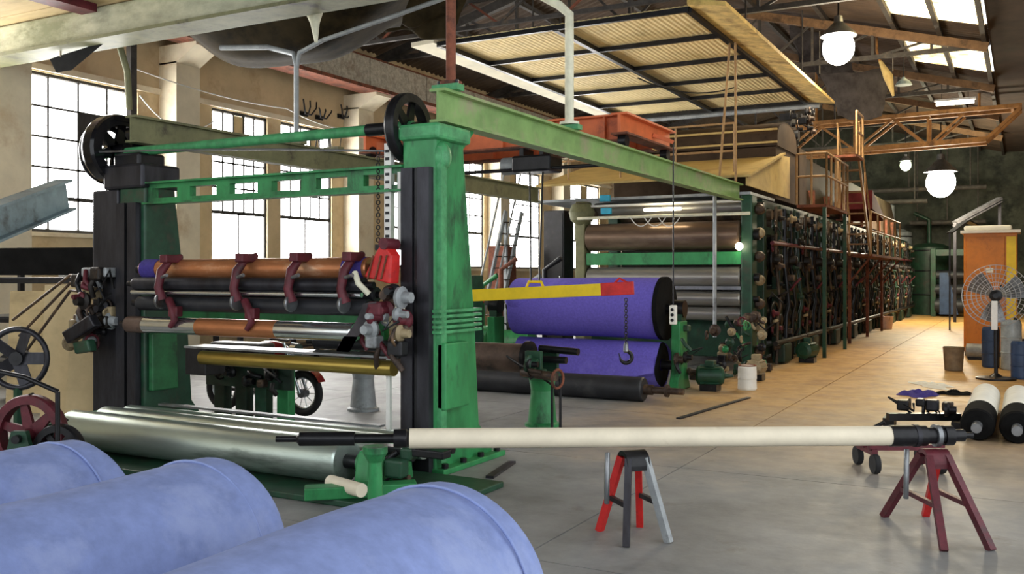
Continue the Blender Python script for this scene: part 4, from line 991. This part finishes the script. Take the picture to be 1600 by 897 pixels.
# flight up to the crane walk and flight down to the landing
def flight(a, b, w, n, parent):
    a, b = V(a), V(b); s = V((w, 0, 0))
    for k in (0, 1): MB().bar(a + s * k, b + s * k, .04, .14).build('stringer', 'stair_tan', parent)
    for i in range(1, n): c = a.lerp(b, i / n); MB().box(c.x, c.x + w, c.y - .09, c.y + .09, c.z - .015, c.z + .015).build('tread', 'stair_tan', parent)
    for k in (0, 1):
        MB().cyl(a + s * k + UP * .85, b + s * k + UP * .85, .022, n=8).build('hand_rail', 'stair_tan', parent)
        for q_ in (.05, .5, .95): c = a.lerp(b, q_) + s * k; MB().cyl(c, c + UP * .85, .02, n=8).build('rail_post', 'stair_tan', parent)
flight((-3.78, 24.4, 2.22), (-3.78, 22.6, 4.35), .48, 9, ap)
MB().box(-3.85, -3.2, 21.7, 22.6, 4.30, 4.35).build('platform', 'rust', ap)
MB().bar((-3.6, 21.75, 3.12), (-3.6, 21.75, 4.3), .06, .06).build('support_post', 'stair_tan', ap)
MB().bar((-3.62, 22.5, 3.12), (-3.62, 22.5, 4.3), .06, .06).build('support_post', 'stair_tan', ap)
railing((-3.22, 21.7, 4.35), (-3.22, 22.6, 4.35), .95, 1, ap)
MB().box(-3.86, -3.25, 24.4, 30.6, 2.16, 2.22).build('platform', 'rust', ap)
railing((-3.3, 24.5, 2.22), (-3.3, 30.6, 2.22), 1.05, 5, ap)
for yy in (24.5, 27.5, 30.5): MB().bar((-3.8, yy, 0), (-3.8, yy, 2.16), .07, .07).build('support_post', 'rust', ap)
for i in range(4): MB().bar((-3.3, 24.5 + i * 2, 2.16), (-3.82, 24.5 + i * 2, 1.5), .04, .04).build('knee_brace', 'rust', ap)

# ================================================================== FAR HALL
bc = thing('lattice_girder', 'rusty orange lattice crane girder crossing high over the aisle', 'girder', (-3, 31.6, 5.7))
gy = 31.6
for dy in (0, .8):
    y_ = gy + dy
    MB().bar((-8, y_, 5.62), (-1.0, y_, 5.78), .14, .16).build('bottom_chord', 'truss_orange', bc)
    MB().bar((-8, y_, 6.62), (-.05, y_, 6.72), .14, .12).build('top_chord', 'truss_orange', bc)
    MB().bar((-1.0, y_, 5.78), (-.08, y_, 6.66), .1, .1).build('end_brace', 'truss_orange', bc)
    xs = [-7, -5.9, -4.75, -3.6, -2.6, -1.6]
    for i, x in enumerate(xs):
        if i % 2 == 0: MB().bar((x, y_, 5.7), (x, y_, 6.6), .07, .07).build('strut', 'truss_orange', bc)
        if i: MB().bar((xs[i - 1], y_, 5.7 if i % 2 else 6.6), (x, y_, 6.6 if i % 2 else 5.7), .07, .07).build('diagonal', 'truss_orange', bc)
for x in (-.3, -2.6, -4.9): MB().bar((x, gy, 6.68), (x, gy + .8, 6.68), .08, .08).build('cross_tie', 'truss_orange', bc)
for x in (-1.2, -6.0): MB().cyl((x, gy + .4, 6.68), (x, gy + .4, roofz(x) - .05), .04).build('hanger', 'truss_orange', bc)

def lamp(p, r, m, label, power, col, top=None):
    t = thing('pendant_lamp', label, 'lamp', p)
    MB().sphere(p, r, 18, 12, (1, 1, 1.1)).build('bulb', m, t)
    MB().lathe(p + UP * r * .75, (0, 0, 1), [(0, r * 1.15), (.02, r * 1.15), (r * .6, r * .6), (r * .9, r * .3), (r * 1.3, r * .25)], 20).build('reflector', 'grey_steel', t)
    MB().cyl(p + UP * r * 2, V((p.x, p.y, top)), .02, n=8).build('stem', 'black_iron', t)
    ld = bpy.data.lights.new('glow', 'POINT'); ld.energy = power; ld.color = col; ld.shadow_soft_size = r * 1.05
    lo = bpy.data.objects.new('lamp_light', ld); COL.objects.link(lo); lo.parent = t; lo.location = (0, 0, -r * 1.6)
p = at_d(1310, 75, 20); lamp(p, .33, 'lamp', 'glaring white lamp hanging by the grey tarpaulin', 420, (1, .85, .6), roofz(p.x) - .05)
p = at_d(1470, 285, 33); lamp(p, .48, 'lamp', 'glaring white lamp hanging at the far end of the aisle', 1500, (1, .85, .6), roofz(p.x) - .05)
p = at_d(1415, 258, 36); lamp(p, .20, 'lamp_green', 'small greenish lamp near the bright far lamp', 250, (.85, 1, .6), roofz(p.x) - .05)
p = at_d(1495, 157, 27.4)
t = thing('batten_lamp', 'glowing tube lamp below the roof beyond the skylights', 'lamp', p)
MB().cyl(p - V((.55, 0, .06)), p + V((.45, 0, -.06)), .06, n=10).build('tube', 'tube_light', t)
MB().box(p.x - .6, p.x + .5, p.y - .07, p.y + .07, p.z, p.z + .06).build('batten', 'white_paint', t)
for q in (-.4, .3): MB().cyl((p.x + q, p.y, p.z + .06), (p.x + q, p.y, roofz(p.x + q) - .07), .01, n=6).build('chain', 'black_iron', t)
# shaded lamp and paddle-like deflector near the crane
p = at_d(1392, 118, 23)
t = thing('deflector', 'bent ochre sheet deflector hanging between tarpaulin and crane girder', 'deflector', p)
MB().tube([at_d(1375, 95, 23), at_d(1388, 120, 23), at_d(1396, 150, 23)], [.04, .12, .03], 8).build('blade', 'hood_tan', t)
MB().tube([at_d(1375, 97, 23), at_d(1370, 80, 23), V((at_d(1370, 80, 23).x, at_d(1370, 80, 23).y, roofz(at_d(1370, 80, 23).x) - .05))], .03, 6).build('stem', 'truss_orange', t)
p = at_d(1412, 128, 23.4)
t = thing('lamp_shade', 'small dark lamp shade hanging beside the ochre deflector', 'lamp', p)
MB().lathe(p, (0, 0, 1), [(-.08, .2), (0, .16), (.08, .05), (.12, .03)], 18).build('shade', 'blue_grey', t)
MB().cyl(p + UP * .1, V((p.x, p.y, roofz(p.x) - .04)), .012, n=6).build('cord', 'black_iron', t)

# far equipment
rnd = random.Random(77)
def tank(px, y, r, h, m, label):
    b = at_y(px, 480, y); t = thing('storage_tank', label, 'tank', (b.x, y, 0))
    MB().lathe((b.x, y, 0), (0, 0, 1), [(0, r), (h, r), (h + .15, r * .6), (h + .2, .1)], 24).build('shell', m, t)
    for z in (h * .3, h * .65, h * .95): MB().ring((b.x, y, z), (0, 0, 1), r, .03, 26, 5).build('hoop', 'black_iron', t)
    MB().tube([(b.x, y, h + .1), (b.x, y, h + 1.2), (b.x - .6, y, h + 1.5)], .09, 8).build('vent_pipe', m, t)
tank(1452, 44.5, .85, 2.9, 'dark_green', 'dark green tank at the far end of the aisle')
tank(1395, 45.5, .8, 3.6, 'grey_paint', 'grey tank behind the last dryer sections')
t = thing('winder_frame', 'dark far winder frame with blue guard across the aisle end', 'machine', at_y(1490, 480, 42.5) * 1.0)
c = at_y(1490, 480, 42.5); t.location = (c.x, 42.5, 0)
for s in (-.75, .6): MB().box(c.x + s - .1, c.x + s + .1, 42.3, 42.8, 0, 2.8).build('post', 'green_dark', t, .02)
MB().box(c.x - .8, c.x + .7, 42.35, 42.6, 2.5, 2.75).build('cross_beam', 'green_dark', t)
for z, r in ((.45, .3), (1.1, .22), (1.7, .18)): MB().cyl((c.x - .7, 42.5, z), (c.x + .6, 42.5, z), r, n=20).build('roll', 'black_roll', t)
MB().prism([(0, 0), (.7, 0), (.3, 1.7), (0, 1.7)], (c.x - .5, 42.1, .1), (1, 0, 0), (0, 0, 1), (0, .06, 0)).build('guard', 'blue_plastic', t)
t = thing('sheet_chute', 'grey slanting sheet chute above the orange cabinet', 'chute', at_d(1520, 330, 34))
a, b = at_d(1492, 348, 34), at_d(1562, 310, 34)
MB().bar(a, b, .4, .1).build('trough', 'chute_hood', t)
MB().bar(a + UP * -.12, b + UP * -.12, .4, .04).build('lip', 'chute_hood', t)
MB().bar(b, V((b.x, b.y, 0)), .1, .1).build('leg', 'dark_steel', t)
MB().bar(a, V((a.x, a.y, 0)), .1, .1).build('leg', 'dark_steel', t)
t = thing('sheet_chute', 'small peaked sheet roof just above the orange cabinet', 'chute', at_d(1535, 352, 29))
a, b, c_ = at_d(1484, 364, 29), at_d(1510, 345, 29), at_d(1545, 362, 29)
MB().bar(a, b, .4, .04).build('sheet', 'chute_hood', t); MB().bar(b, c_, .4, .04).build('sheet', 'dark_steel', t)
for q in (a, c_): MB().bar(q, V((q.x, q.y, 0)), .05, .05).build('leg', 'dark_steel', t)
for i, (px, y_, z, L) in enumerate(((1350, 42.6, 4.8, 5), (1420, 44, 5.4, 6), (1480, 45, 4.0, 3))):
    b = at_y(px, 300, y_)
    t = thing('pipe_run', ['horizontal grey pipe below the lattice girder', 'dull pipe run high on the far wall', 'short pipe run beside the far lamp'][i], 'pipe', (b.x, y_, z))
    MB().cyl((b.x - L / 2, y_, z), (b.x + L / 2, y_, z), .1).build('pipe', 'dark_truss', t)
    for q in (-.4, 0, .4): MB().cyl((b.x + L * q, y_, z), (b.x + L * q, y_, roofz(min(-.72, b.x + L * q)) - .03), .03, n=8).build('hanger', 'dark_truss', t)

# ================================================================== AISLE SIDE: cabinet, fan, bottles, bin, rolls, rags
b = at_z(1556, 556, 0)
kx0, kx1, ky = -1.12, -.12, 22.0
cb = thing('control_cabinet', 'tall orange steel control cabinet with a pale top beside the aisle', 'cabinet', ((kx0 + kx1) / 2, ky, 0))
MB().box(kx0, kx1, ky, ky + .9, .1, 2.58).build('body', 'orange_cabinet', cb, .015)
d = MB().box(kx0 + .05, kx1 - .23, ky - .025, ky, .2, 2.5).build('door', 'orange_cabinet', cb, .01)
MB().box(kx1 - .32, kx1 - .28, ky - .06, ky - .025, 1.3, 1.5).build('handle', 'black_iron', d)
MB().box(kx0 + .42, kx0 + .56, ky - .032, ky - .025, 1.75, 1.85).build('label_plate', 'paper_white', d)
MB().box(kx1 - .2, kx1 - .02, ky - .02, ky, .2, 2.5).build('side_strip', 'yellow', cb)
MB().box(kx0 - .06, kx1 + .06, ky - .08, ky + .95, 2.58, 2.64).build('top_board', 'paper_white', cb)
MB().box(kx0 + .0, kx1 - .1, ky + .0, ky + .7, 2.64, 2.74).build('top_sack', 'paper_white', cb, .04)
MB().box(kx0 + .02, kx1 - .02, ky + .03, ky + .87, 0, .1).build('plinth', 'black_iron', cb)

fy = 17.2
fc = at_y(1556, 462, fy)
fn_ = thing('pedestal_fan', 'big industrial pedestal fan with wire guard before the orange cabinet', 'fan', (fc.x, fy, 0))
R = .50
for k, rr in enumerate((R, R * .86, R * .72, R * .58, R * .44, R * .3)):
    for yy, s in ((fy - .09, 1), (fy + .09, -1)): MB().ring((fc.x, yy + .05 * s * (rr / R), fc.z), (0, 1, 0), rr, .006, 40, 5).build('guard_ring', 'mesh_guard', fn_)
for i in range(36):
    a = 2 * math.pi * i / 36
    MB().cyl((fc.x + .09 * math.cos(a), fy - .08, fc.z + .09 * math.sin(a)), (fc.x + R * math.cos(a), fy - .04, fc.z + R * math.sin(a)), .004, n=5).build('guard_wire', 'mesh_guard', fn_)
for i in range(3):
    a0 = 2 * math.pi * i / 3 + .4
    MB().grid(lambda u, v: (fc.x + (.06 + .36 * v) * math.cos(a0 + (u - .5) * (1.2 - .3 * v)), fy + (u - .5) * .1, fc.z + (.06 + .36 * v) * math.sin(a0 + (u - .5) * (1.2 - .3 * v))), 6, 6, .006).build('blade', 'grey_steel', fn_)
MB().lathe((fc.x, fy - .15, fc.z), (0, 1, 0), [(0, .04), (.02, .09), (.08, .1), (.3, .1), (.34, .05)], 18).build('motor', 'black_iron', fn_)
MB().box(fc.x - .06, fc.x + .03, fy - .2, fy - .14, fc.z - .55, fc.z - .08).build('bracket', 'white_paint', fn_, .01)
MB().cyl((fc.x, fy + .05, 0.03), (fc.x, fy + .05, fc.z - .1), .03).build('pole', 'black_iron', fn_)
MB().lathe((fc.x, fy + .05, 0), (0, 0, 1), [(0, .3), (.03, .3), (.05, .1), (.1, .04)], 24).build('base', 'black_iron', fn_)

bx = at_z(1490, 579, 0)
t = thing('waste_bin', 'small brown metal waste bin standing alone in the aisle', 'bin', bx)
MB().lathe(bx, (0, 0, 1), [(0, .14), (.01, .15), (.40, .175), (.41, .182), (.42, .175), (.40, .165), (.03, .14)], 24, False).build('bin_body', 'bin_brown', t)
MB().lathe(bx, (0, 0, 1), [(.02, .145), (.022, .0)], 24, False).build('bin_floor', 'black_iron', t)
bx = at_z(1386, 514, 0)
t = thing('paint_bucket', 'pale pink bucket standing by the dryer sections', 'bucket', bx)
MB().lathe(bx, (0, 0, 1), [(0, .15), (.38, .19), (.4, .195), (.4, .18), (.03, .14)], 20, False).build('bucket_body', 'pink_bucket', t)
MB().lathe(bx, (0, 0, 1), [(.3, .17), (.3, .0)], 20, False).build('contents', 'paper_white', t)
MB().ring(bx + UP * .36, RT, .19, .008, 16, 5, 0, math.pi).build('handle', 'black_iron', t)
for i, (px, py, h, r, m, lab) in enumerate(((1548, 574, .75, .15, 'blue_plastic', 'dark blue plastic drum beside the fan base'), (1580, 578, .9, .17, 'glass_bottle', 'grey plastic drum beside the dark blue one'), (1594, 592, .62, .14, 'blue_plastic', 'short blue plastic drum before the grey drum'))):
    q = at_z(px, py, 0); t = thing('plastic_drum', lab, 'drum', q)
    MB().lathe(q, (0, 0, 1), [(0, r * .9), (.03, r), (h * .33, r), (h * .35, r * 1.04), (h * .37, r), (h * .63, r), (h * .65, r * 1.04), (h * .67, r), (h * .92, r), (h, r * .85)], 22).build('drum_body', m, t)
    MB().cyl(q + V((r * .4, 0, h)), q + V((r * .4, 0, h + .04)), r * .2, n=12).build('cap', 'black_iron', t)
t = thing('small_motor', 'grey motor on the floor between cabinet and fan', 'motor', at_z(1526, 562, 0))
q = at_z(1526, 562, 0) + UP * .17
MB().lathe(q - V((.2, 0, 0)), (1, 0, 0), [(0, .08), (.02, .15), (.36, .15), (.4, .06)], 18).build('motor_body', 'grey_paint', t)
MB().box(q.x - .15, q.x + .15, q.y - .12, q.y + .12, 0, .06).build('foot', 'black_iron', t)

for x, lab in ((-.42, 'cream roll with a black wrapped end lying beside the aisle'), (-.06, 'second cream roll with a black wrapped end beside the first')):
    t = thing('paper_core_roll', lab, 'roll', (x, 12, 0), 'cream rolls with black ends')
    MB().lathe((x, 11.5, .165), (0, 1, 0), [(0, .155), (.01, .162), (1.85, .162), (1.88, .15)], 28).build('paper_wrap', 'paper_white', t)
    MB().lathe((x, 10.72, .165), (0, 1, 0), [(0, .1), (.02, .15), (.06, .165), (.74, .165), (.80, .165)], 28).build('black_wrap', 'tarp_black', t)
    MB().cyl((x, 10.5, .165), (x, 10.74, .165), .05, n=14).build('shaft_stub', 'grey_steel', t)
# low support with dark fittings beside the cream rolls
t = thing('roll_cradle', 'low dark cradle with fittings beside the cream rolls', 'cradle', at_z(1480, 668, 0))
q = at_z(1450, 668, 0)
MB().bar(q - RT * .45 + UP * .12, q + RT * .35 + UP * .12, .1, .08).build('rail', 'black_iron', t)
for s in (-.4, .3): MB().box(q.x + s - .06, q.x + s + .06, q.y - .12, q.y + .12, 0, .09).build('foot', 'black_iron', t)
clutter(q.x, q.y, .22, .3, .1, .06, 9, t, ['black_iron', 'dark_steel', 'grease'], 91)

def rag(px, py, w, d, h, m, label, seed, cat='rag'):
    c = at_z(px, py, 0); rnd = random.Random(seed); ph = [rnd.uniform(0, 6) for _ in range(5)]
    def fn(u, v):
        a = 2 * math.pi * u; rr = v * (1 + .25 * math.sin(3 * a + ph[0]) + .15 * math.sin(5 * a + ph[1]))
        zz = h * (1 - v ** 2) * (.6 + .4 * math.sin(6 * a + ph[2]) * v + .35 * math.sin(9 * v + ph[3])) + .004
        return c + RT * (w * rr * math.cos(a)) + FW * (d * rr * math.sin(a)) + UP * max(.004, zz)
    o = MB().grid(fn, 30, 8).build('floor_' + cat, m, None, off=c); tag(o, label, cat)
rag(1435, 618, .28, .22, .10, 'purple_dark', 'crumpled dark purple rag lying in the aisle', 1)
rag(1490, 616, .26, .16, .07, 'tarp_black', 'crumpled black rag lying beside the purple one', 2)
rag(1458, 603, .22, .45, .05, 'paper_white', 'torn white paper lying on the aisle floor', 3, 'paper')
# dark planks let in the floor
a, b = at_z(1060, 655, 0), at_z(1170, 622, 0)
o = MB().bar(a + UP * .008, b + UP * .008, .06, .016).build('steel_strip', 'dark_steel', None, off=a); tag(o, 'dark steel strip lying on the floor near the aisle', 'strip')
a, b = at_z(800, 724, 0), at_z(765, 748, 0)
o = MB().bar(a + UP * .012, b + UP * .012, .07, .022).build('steel_strip', 'dark_steel', None, off=a); tag(o, 'dark steel strip lying at the green post foot', 'strip')

# ================================================================== WINDOW SIDE
# boards leaning behind the slitter post
for i, (px0, px1, yt, yb, d, m, lab) in enumerate(((62, 118, 445, 640, 10.8, 'cardboard', 'tall pale board leaning by the window wall next to the slitter post'), (100, 170, 545, 650, 10.4, 'cardboard', 'low pale board leaning before the tall one'), (8, 70, 455, 640, 11.6, 'wood_deck', 'brown board leaning behind the spoked cart'))):
    a, b = at_d(px0, 430, d), at_d(px1, 430, d); zt = at_d(px0, yt, d).z
    a.z = b.z = 0
    bk = FW * (.12)
    o = MB().add([a, b, b + bk + UP * zt, a + bk + UP * zt, a + FW * .02, b + FW * .02, b + bk + FW * .02 + UP * zt, a + bk + FW * .02 + UP * zt],
                 [(0, 1, 2, 3), (7, 6, 5, 4), (0, 4, 5, 1), (1, 5, 6, 2), (2, 6, 7, 3), (3, 7, 4, 0)]).build('leaning_board', m, None, off=a)
    tag(o, lab, 'board')
# rack the boards lean on and the dark hood
t = thing('storage_rack', 'dark rack with a grey tarpaulin roof under the first window', 'rack', at_d(60, 430, 12.2))
t.location.z = 0
a, b = at_d(-40, 430, 12.6), at_d(158, 430, 12.2)
for q in (a, b, a + FW * 1.2, b + FW * 1.2):
    MB().bar(V((q.x, q.y, 0)), V((q.x, q.y, 2.1)), .07, .07).build('post', 'black_iron', t)
MB().grid(lambda u, v: a.lerp(b, u) + FW * (1.3 * v) + V((0, 0, 2.12 - a.z + a.z * 0 + .28 * v - EYE + (1.7 - a.z) + .06 * math.sin(9 * u) * (1 - v))) , 20, 4, .03).build('tarpaulin_roof', 'tarp_black', t)
for z in (.5, 1.1, 1.62):
    MB().bar(V((a.x, a.y, z)), V((b.x, b.y, z)), .05, .06).build('shelf_beam', 'black_iron', t)
    MB().bar(V((a.x, a.y, z)) + FW * 1.2, V((b.x, b.y, z)) + FW * 1.2, .05, .06).build('shelf_beam', 'black_iron', t)
    MB().bar(V((a.x, a.y, z + .04)) + FW * .6, V((b.x, b.y, z + .04)) + FW * .6, 1.2, .02).build('shelf_board', 'dark_steel', t)
MB().bar(V((a.x, a.y, 1.88)), V((b.x, b.y, 1.88)), .02, .36).build('valance', 'tarp_black', t)
for i, px in enumerate((70, 105, 140)):
    q = at_d(px, 430, 12.0); bb = thing('parts_box', 'pale parts box on the rack, %s of three' % ('nearest the wall end', 'the middle one', 'nearest the slitter post')[i], 'box', (q.x, q.y, 1.67)); 
    q = q + FW * .7
    m = ['paper_white', 'white_paint', 'grey_paint'][i]
    MB().box(q.x - .09, q.x + .09, q.y - .12, q.y + .12, 1.675, 1.82).build('carton', m, bb, .01)
    MB().box(q.x - .1, q.x + .1, q.y - .13, q.y + .13, 1.82, 1.85).build('lid', m, bb)
# spoked cart wheels
wc = at_d(48, 640, 7.9)
t = thing('belt_drive', 'low belt drive with maroon spoked wheels beside the blue rolls', 'drive', (wc.x, wc.y, 0))
wheel((wc.x, wc.y, .36), .34, (FW * .5 - RT * .6).cross(UP) * 1.0 if False else FW + RT * .2, 'maroon', t, 6, .05)
wheel(wc + RT * .3 + FW * -.12 - UP * (wc.z - .24), .23, FW + RT * .2, 'black_iron', t, 5, .04)
wheel((wc.x - .62, wc.y - .28, .36), .34, FW + RT * .2, 'maroon', t, 6, .05)
q = V((wc.x, wc.y, .36))
MB().cyl(q - FW * .25, q + FW * .28, .035).build('axle', 'black_iron', t)
for s in (-.2, .18): MB().prism([(-.16, 0), (.16, 0), (.06, .42), (-.06, .42)], q + FW * s - UP * .36, RT, (0, 0, 1), FW * .06).build('bearing_stand', 'green_dark', t)
e = q + RT * .3
MB().bar(q + UP * .345, V((e.x, e.y, .475)), .07, .012).build('belt', 'rubber', t)
MB().bar(q - UP * .345, V((e.x, e.y, .03)), .07, .012).build('belt', 'rubber', t)
MB().tube([at_d(-30, 575, 7.6), at_d(40, 590, 7.6), at_d(90, 612, 7.6)], .02, 7).build('guard_rod', 'black_iron', t)
MB().tube([at_d(90, 612, 7.6), V((at_d(90, 612, 7.6).x, at_d(90, 612, 7.6).y, 0))], .02, 7).build('guard_rod', 'black_iron', t)
# round fan leaning in the corner
q = at_d(28, 560, 9.6)
t = thing('extractor_fan', 'old grey round extractor fan behind the spoked wheels', 'fan', (q.x, q.y, 0))
MB().ring(q, -FW, .30, .03, 30, 6).build('shroud', 'dark_steel', t)
for i in range(5):
    a_ = 2 * math.pi * i / 5; MB().obox(q + RT * .15 * math.cos(a_) + UP * .15 * math.sin(a_), RT * .13 * math.cos(a_) + UP * .13 * math.sin(a_), (-RT * math.sin(a_) + UP * math.cos(a_)) * .06 + FW * .02, FW * .006).build('blade', 'dark_steel', t)
MB().cyl(q - FW * .05, q + FW * .15, .07).build('hub', 'black_iron', t)
MB().bar(V((q.x, q.y, 0)), q - UP * .3, .06, .06).build('stand', 'green_dark', t)
MB().box(q.x - .2, q.x + .2, q.y - .15, q.y + .15, 0, .03).build('foot', 'green_dark', t)
# jib beam
a, b = at_d(-70, 372, 6.4), at_d(104, 304, 7.9)
t = thing('jib_arm', 'blue-grey jib arm beam beside the first window', 'jib', V((a.x, a.y, 0)))
MB().ibeam(a, b, .14, .26, .02, .015).build('arm', 'blue_grey', t)
MB().cyl(V((a.x, a.y, 0)), V((a.x, a.y, a.z + .3)), .09).build('mast', 'blue_grey', t)
MB().box(a.x - .2, a.x + .2, a.y - .2, a.y + .2, 0, .03).build('base_plate', 'blue_grey', t)

# stair by the window wall, benches and boxes seen past the green post
a, b = at_d(738, 470, 18), at_d(790, 330, 19)
t = thing('steel_ladder', 'thin steel stair ladder leaning by the far windows', 'ladder', V((a.x, a.y, 0)))
a.z = 0
for s in (0, .55):
    MB().bar(a + RT * s * .6 + FW * s * .6, b + RT * s * .6 + FW * s * .6, .04, .09).build('stringer', 'grey_paint', t)
for i in range(1, 13): c = a.lerp(b, i / 13); MB().bar(c, c + (RT + FW) * .33, .14, .02).build('tread', 'grease', t)
for s in (0, .55): MB().tube([a + (RT + FW) * s * .6 + UP * .9, b + (RT + FW) * s * .6 + UP * .9], .02, 6).build('hand_rail', 'grey_paint', t)
MB().bar(b, V((b.x, b.y, 0)), .06, .06).build('post', 'grey_paint', t)
t = thing('pump_skid', 'green pump skid with pipes and red valves near the far windows', 'pump', at_d(770, 430, 17)); t.location.z = 0
q = t.location.copy()
MB().box(q.x - .6, q.x + 1.0, q.y - .4, q.y + .5, 0, .15).build('skid', 'green_dark', t, .01)
MB().lathe(q + V((-.3, 0, .5)), (1, 0, 0), [(0, .1), (.05, .28), (.3, .3), (.35, .15), (.5, .1), (.5, .22), (1.1, .22), (1.15, .1)], 22).build('pump_body', 'green', t)
for i, x in enumerate((-.4, 0, .5, .9)): MB().tube([q + V((x, .3, .15)), q + V((x, .3, 1.5 + .3 * (i % 2))), q + V((x + .3, .35, 1.7 + .3 * (i % 2)))], .05, 8).build('pipe', ['green', 'rust', 'grey_paint', 'black_iron'][i], t)
for x in (-.4, .5): MB().ring(q + V((x, .2, 1.3)), (0, 1, 0), .13, .018, 20, 6).build('valve_wheel', 'red', t)
clutter(q.x + .3, q.y, 1.0, .7, .3, .5, 22, t, ['green_dark', 'grease', 'maroon', 'grey_paint', 'black_iron'], 71, True)
for i, (px, py, d, w, h, m, lab) in enumerate(((873, 440, 21, .5, .75, 'black_iron', 'black switch cabinet before the far windows'), (720, 520, 15, .55, .8, 'green_dark', 'dark green gear cabinet beside the green post'), (785, 440, 20.5, .42, .7, 'rust', 'rusty red crate cabinet between the far windows'))):
    q = at_d(px, 430, d); top = at_d(px, [330, 430, 385][i], d).z
    t = thing('switch_cabinet', lab, 'cabinet', (q.x, q.y, 0))
    MB().box(q.x - w / 2, q.x + w / 2, q.y - .25, q.y + .25, .08, top).build('body', m, t, .01)
    dd = MB().box(q.x - w / 2 + .03, q.x + w / 2 - .03, q.y - .27, q.y - .25, .15, top - .06).build('door', m, t)
    MB().box(q.x + w / 2 - .1, q.x + w / 2 - .07, q.y - .3, q.y - .27, top * .5, top * .5 + .12).build('handle', 'chrome', dd)
    MB().box(q.x - w / 2 + .02, q.x + w / 2 - .02, q.y - .23, q.y + .23, 0, .08).build('plinth', 'black_iron', t)
t = thing('work_bench', 'long grey work bench along the wall below the windows', 'bench', (-13.2, 14.5, 0))
MB().box(-13.5, -12.7, 12.8, 17.4, .86, .92).build('bench_top', 'wood_deck', t)
for yy in (12.95, 15.1, 17.25):
    for x in (-13.42, -12.8): MB().box(x - .04, x + .04, yy - .04, yy + .04, 0, .86).build('leg', 'dark_steel', t)
MB().box(-13.45, -12.75, 12.9, 17.3, .25, .28).build('lower_shelf', 'dark_steel', t)
for i in range(5):
    q = V((-13.1, 13.2 + i * .85, .92)); bb = thing('tool_box', 'tool box on the long work bench, %s from the slitter end' % ords[i], 'box', q)
    m = ['maroon', 'grey_paint', 'green_dark', 'blue_plastic', 'cardboard'][i]
    MB().box(q.x - .2, q.x + .2, q.y - .16, q.y + .16, .92, 1.12 + .05 * (i % 3)).build('case', m, bb, .015)
    MB().box(q.x - .21, q.x + .21, q.y - .17, q.y + .17, 1.12 + .05 * (i % 3), 1.15 + .05 * (i % 3)).build('lid', m, bb)
    MB().tube([q + V((.0, -.08, .24 + .05 * (i % 3))), q + V((0, -.06, .29 + .05 * (i % 3))), q + V((0, .06, .29 + .05 * (i % 3))), q + V((0, .08, .24 + .05 * (i % 3)))], .01, 6).build('handle', 'black_iron', bb)

# cables strung over the window wall
for i, (p0, p1, dr_) in enumerate(((at_x(200, 105, -13.6), at_x(445, 170, -13.6), .1), (at_x(445, 170, -13.6), at_x(610, 200, -13.6), .25), (at_x(215, 150, -13.6), at_x(330, 190, -13.6), .35))):
    p0.x = p1.x = -13.54
    o = MB().tube(sag(p0, p1, 14, dr_), .012, 5).build('wall_cable', 'white_paint', None, off=p0)
    tag(o, ['pale cable strung above the paired windows', 'pale drooping cable beside the spoked wheel', 'loose cable loop on the plaster beside the dark post'][i], 'cable')
for i, px in enumerate((478, 497, 516)):
    p0 = at_x(px, 215, -13.54); p1 = at_x(px + 17, 215, -13.54)
    o = MB().tube(sag(p0, p1, 10, .55), .011, 5).build('cable_loop', 'rubber', None, off=p0); tag(o, 'hanging cable loop on the plaster pier behind the wheel', 'cable', 'cable loops on the plaster pier')

# wall hooks above the paired windows
for i, (px, py) in enumerate(((474, 178), (532, 182), (498, 184))):
    q = at_x(px, py, XW); q.x = XW
    t = thing('wall_hook', ['dark iron wall hook above the paired windows', 'dark iron wall hook beside the plaster pier', 'small iron wall hook between two larger ones'][i], 'hook', q)
    MB().box(XW, XW + .03, q.y - .12, q.y + .12, q.z - .05, q.z + .05).build('back_plate', 'black_iron', t)
    for s in (-1, 0, 1): MB().tube([(XW + .03, q.y + .05 * s, q.z), (XW + .14, q.y + .10 * s, q.z - .02), (XW + .2, q.y + .2 * s, q.z + .14), (XW + .19, q.y + .22 * s, q.z + .28 - .05 * i)], .018, 6).build('prong', 'black_iron', t)
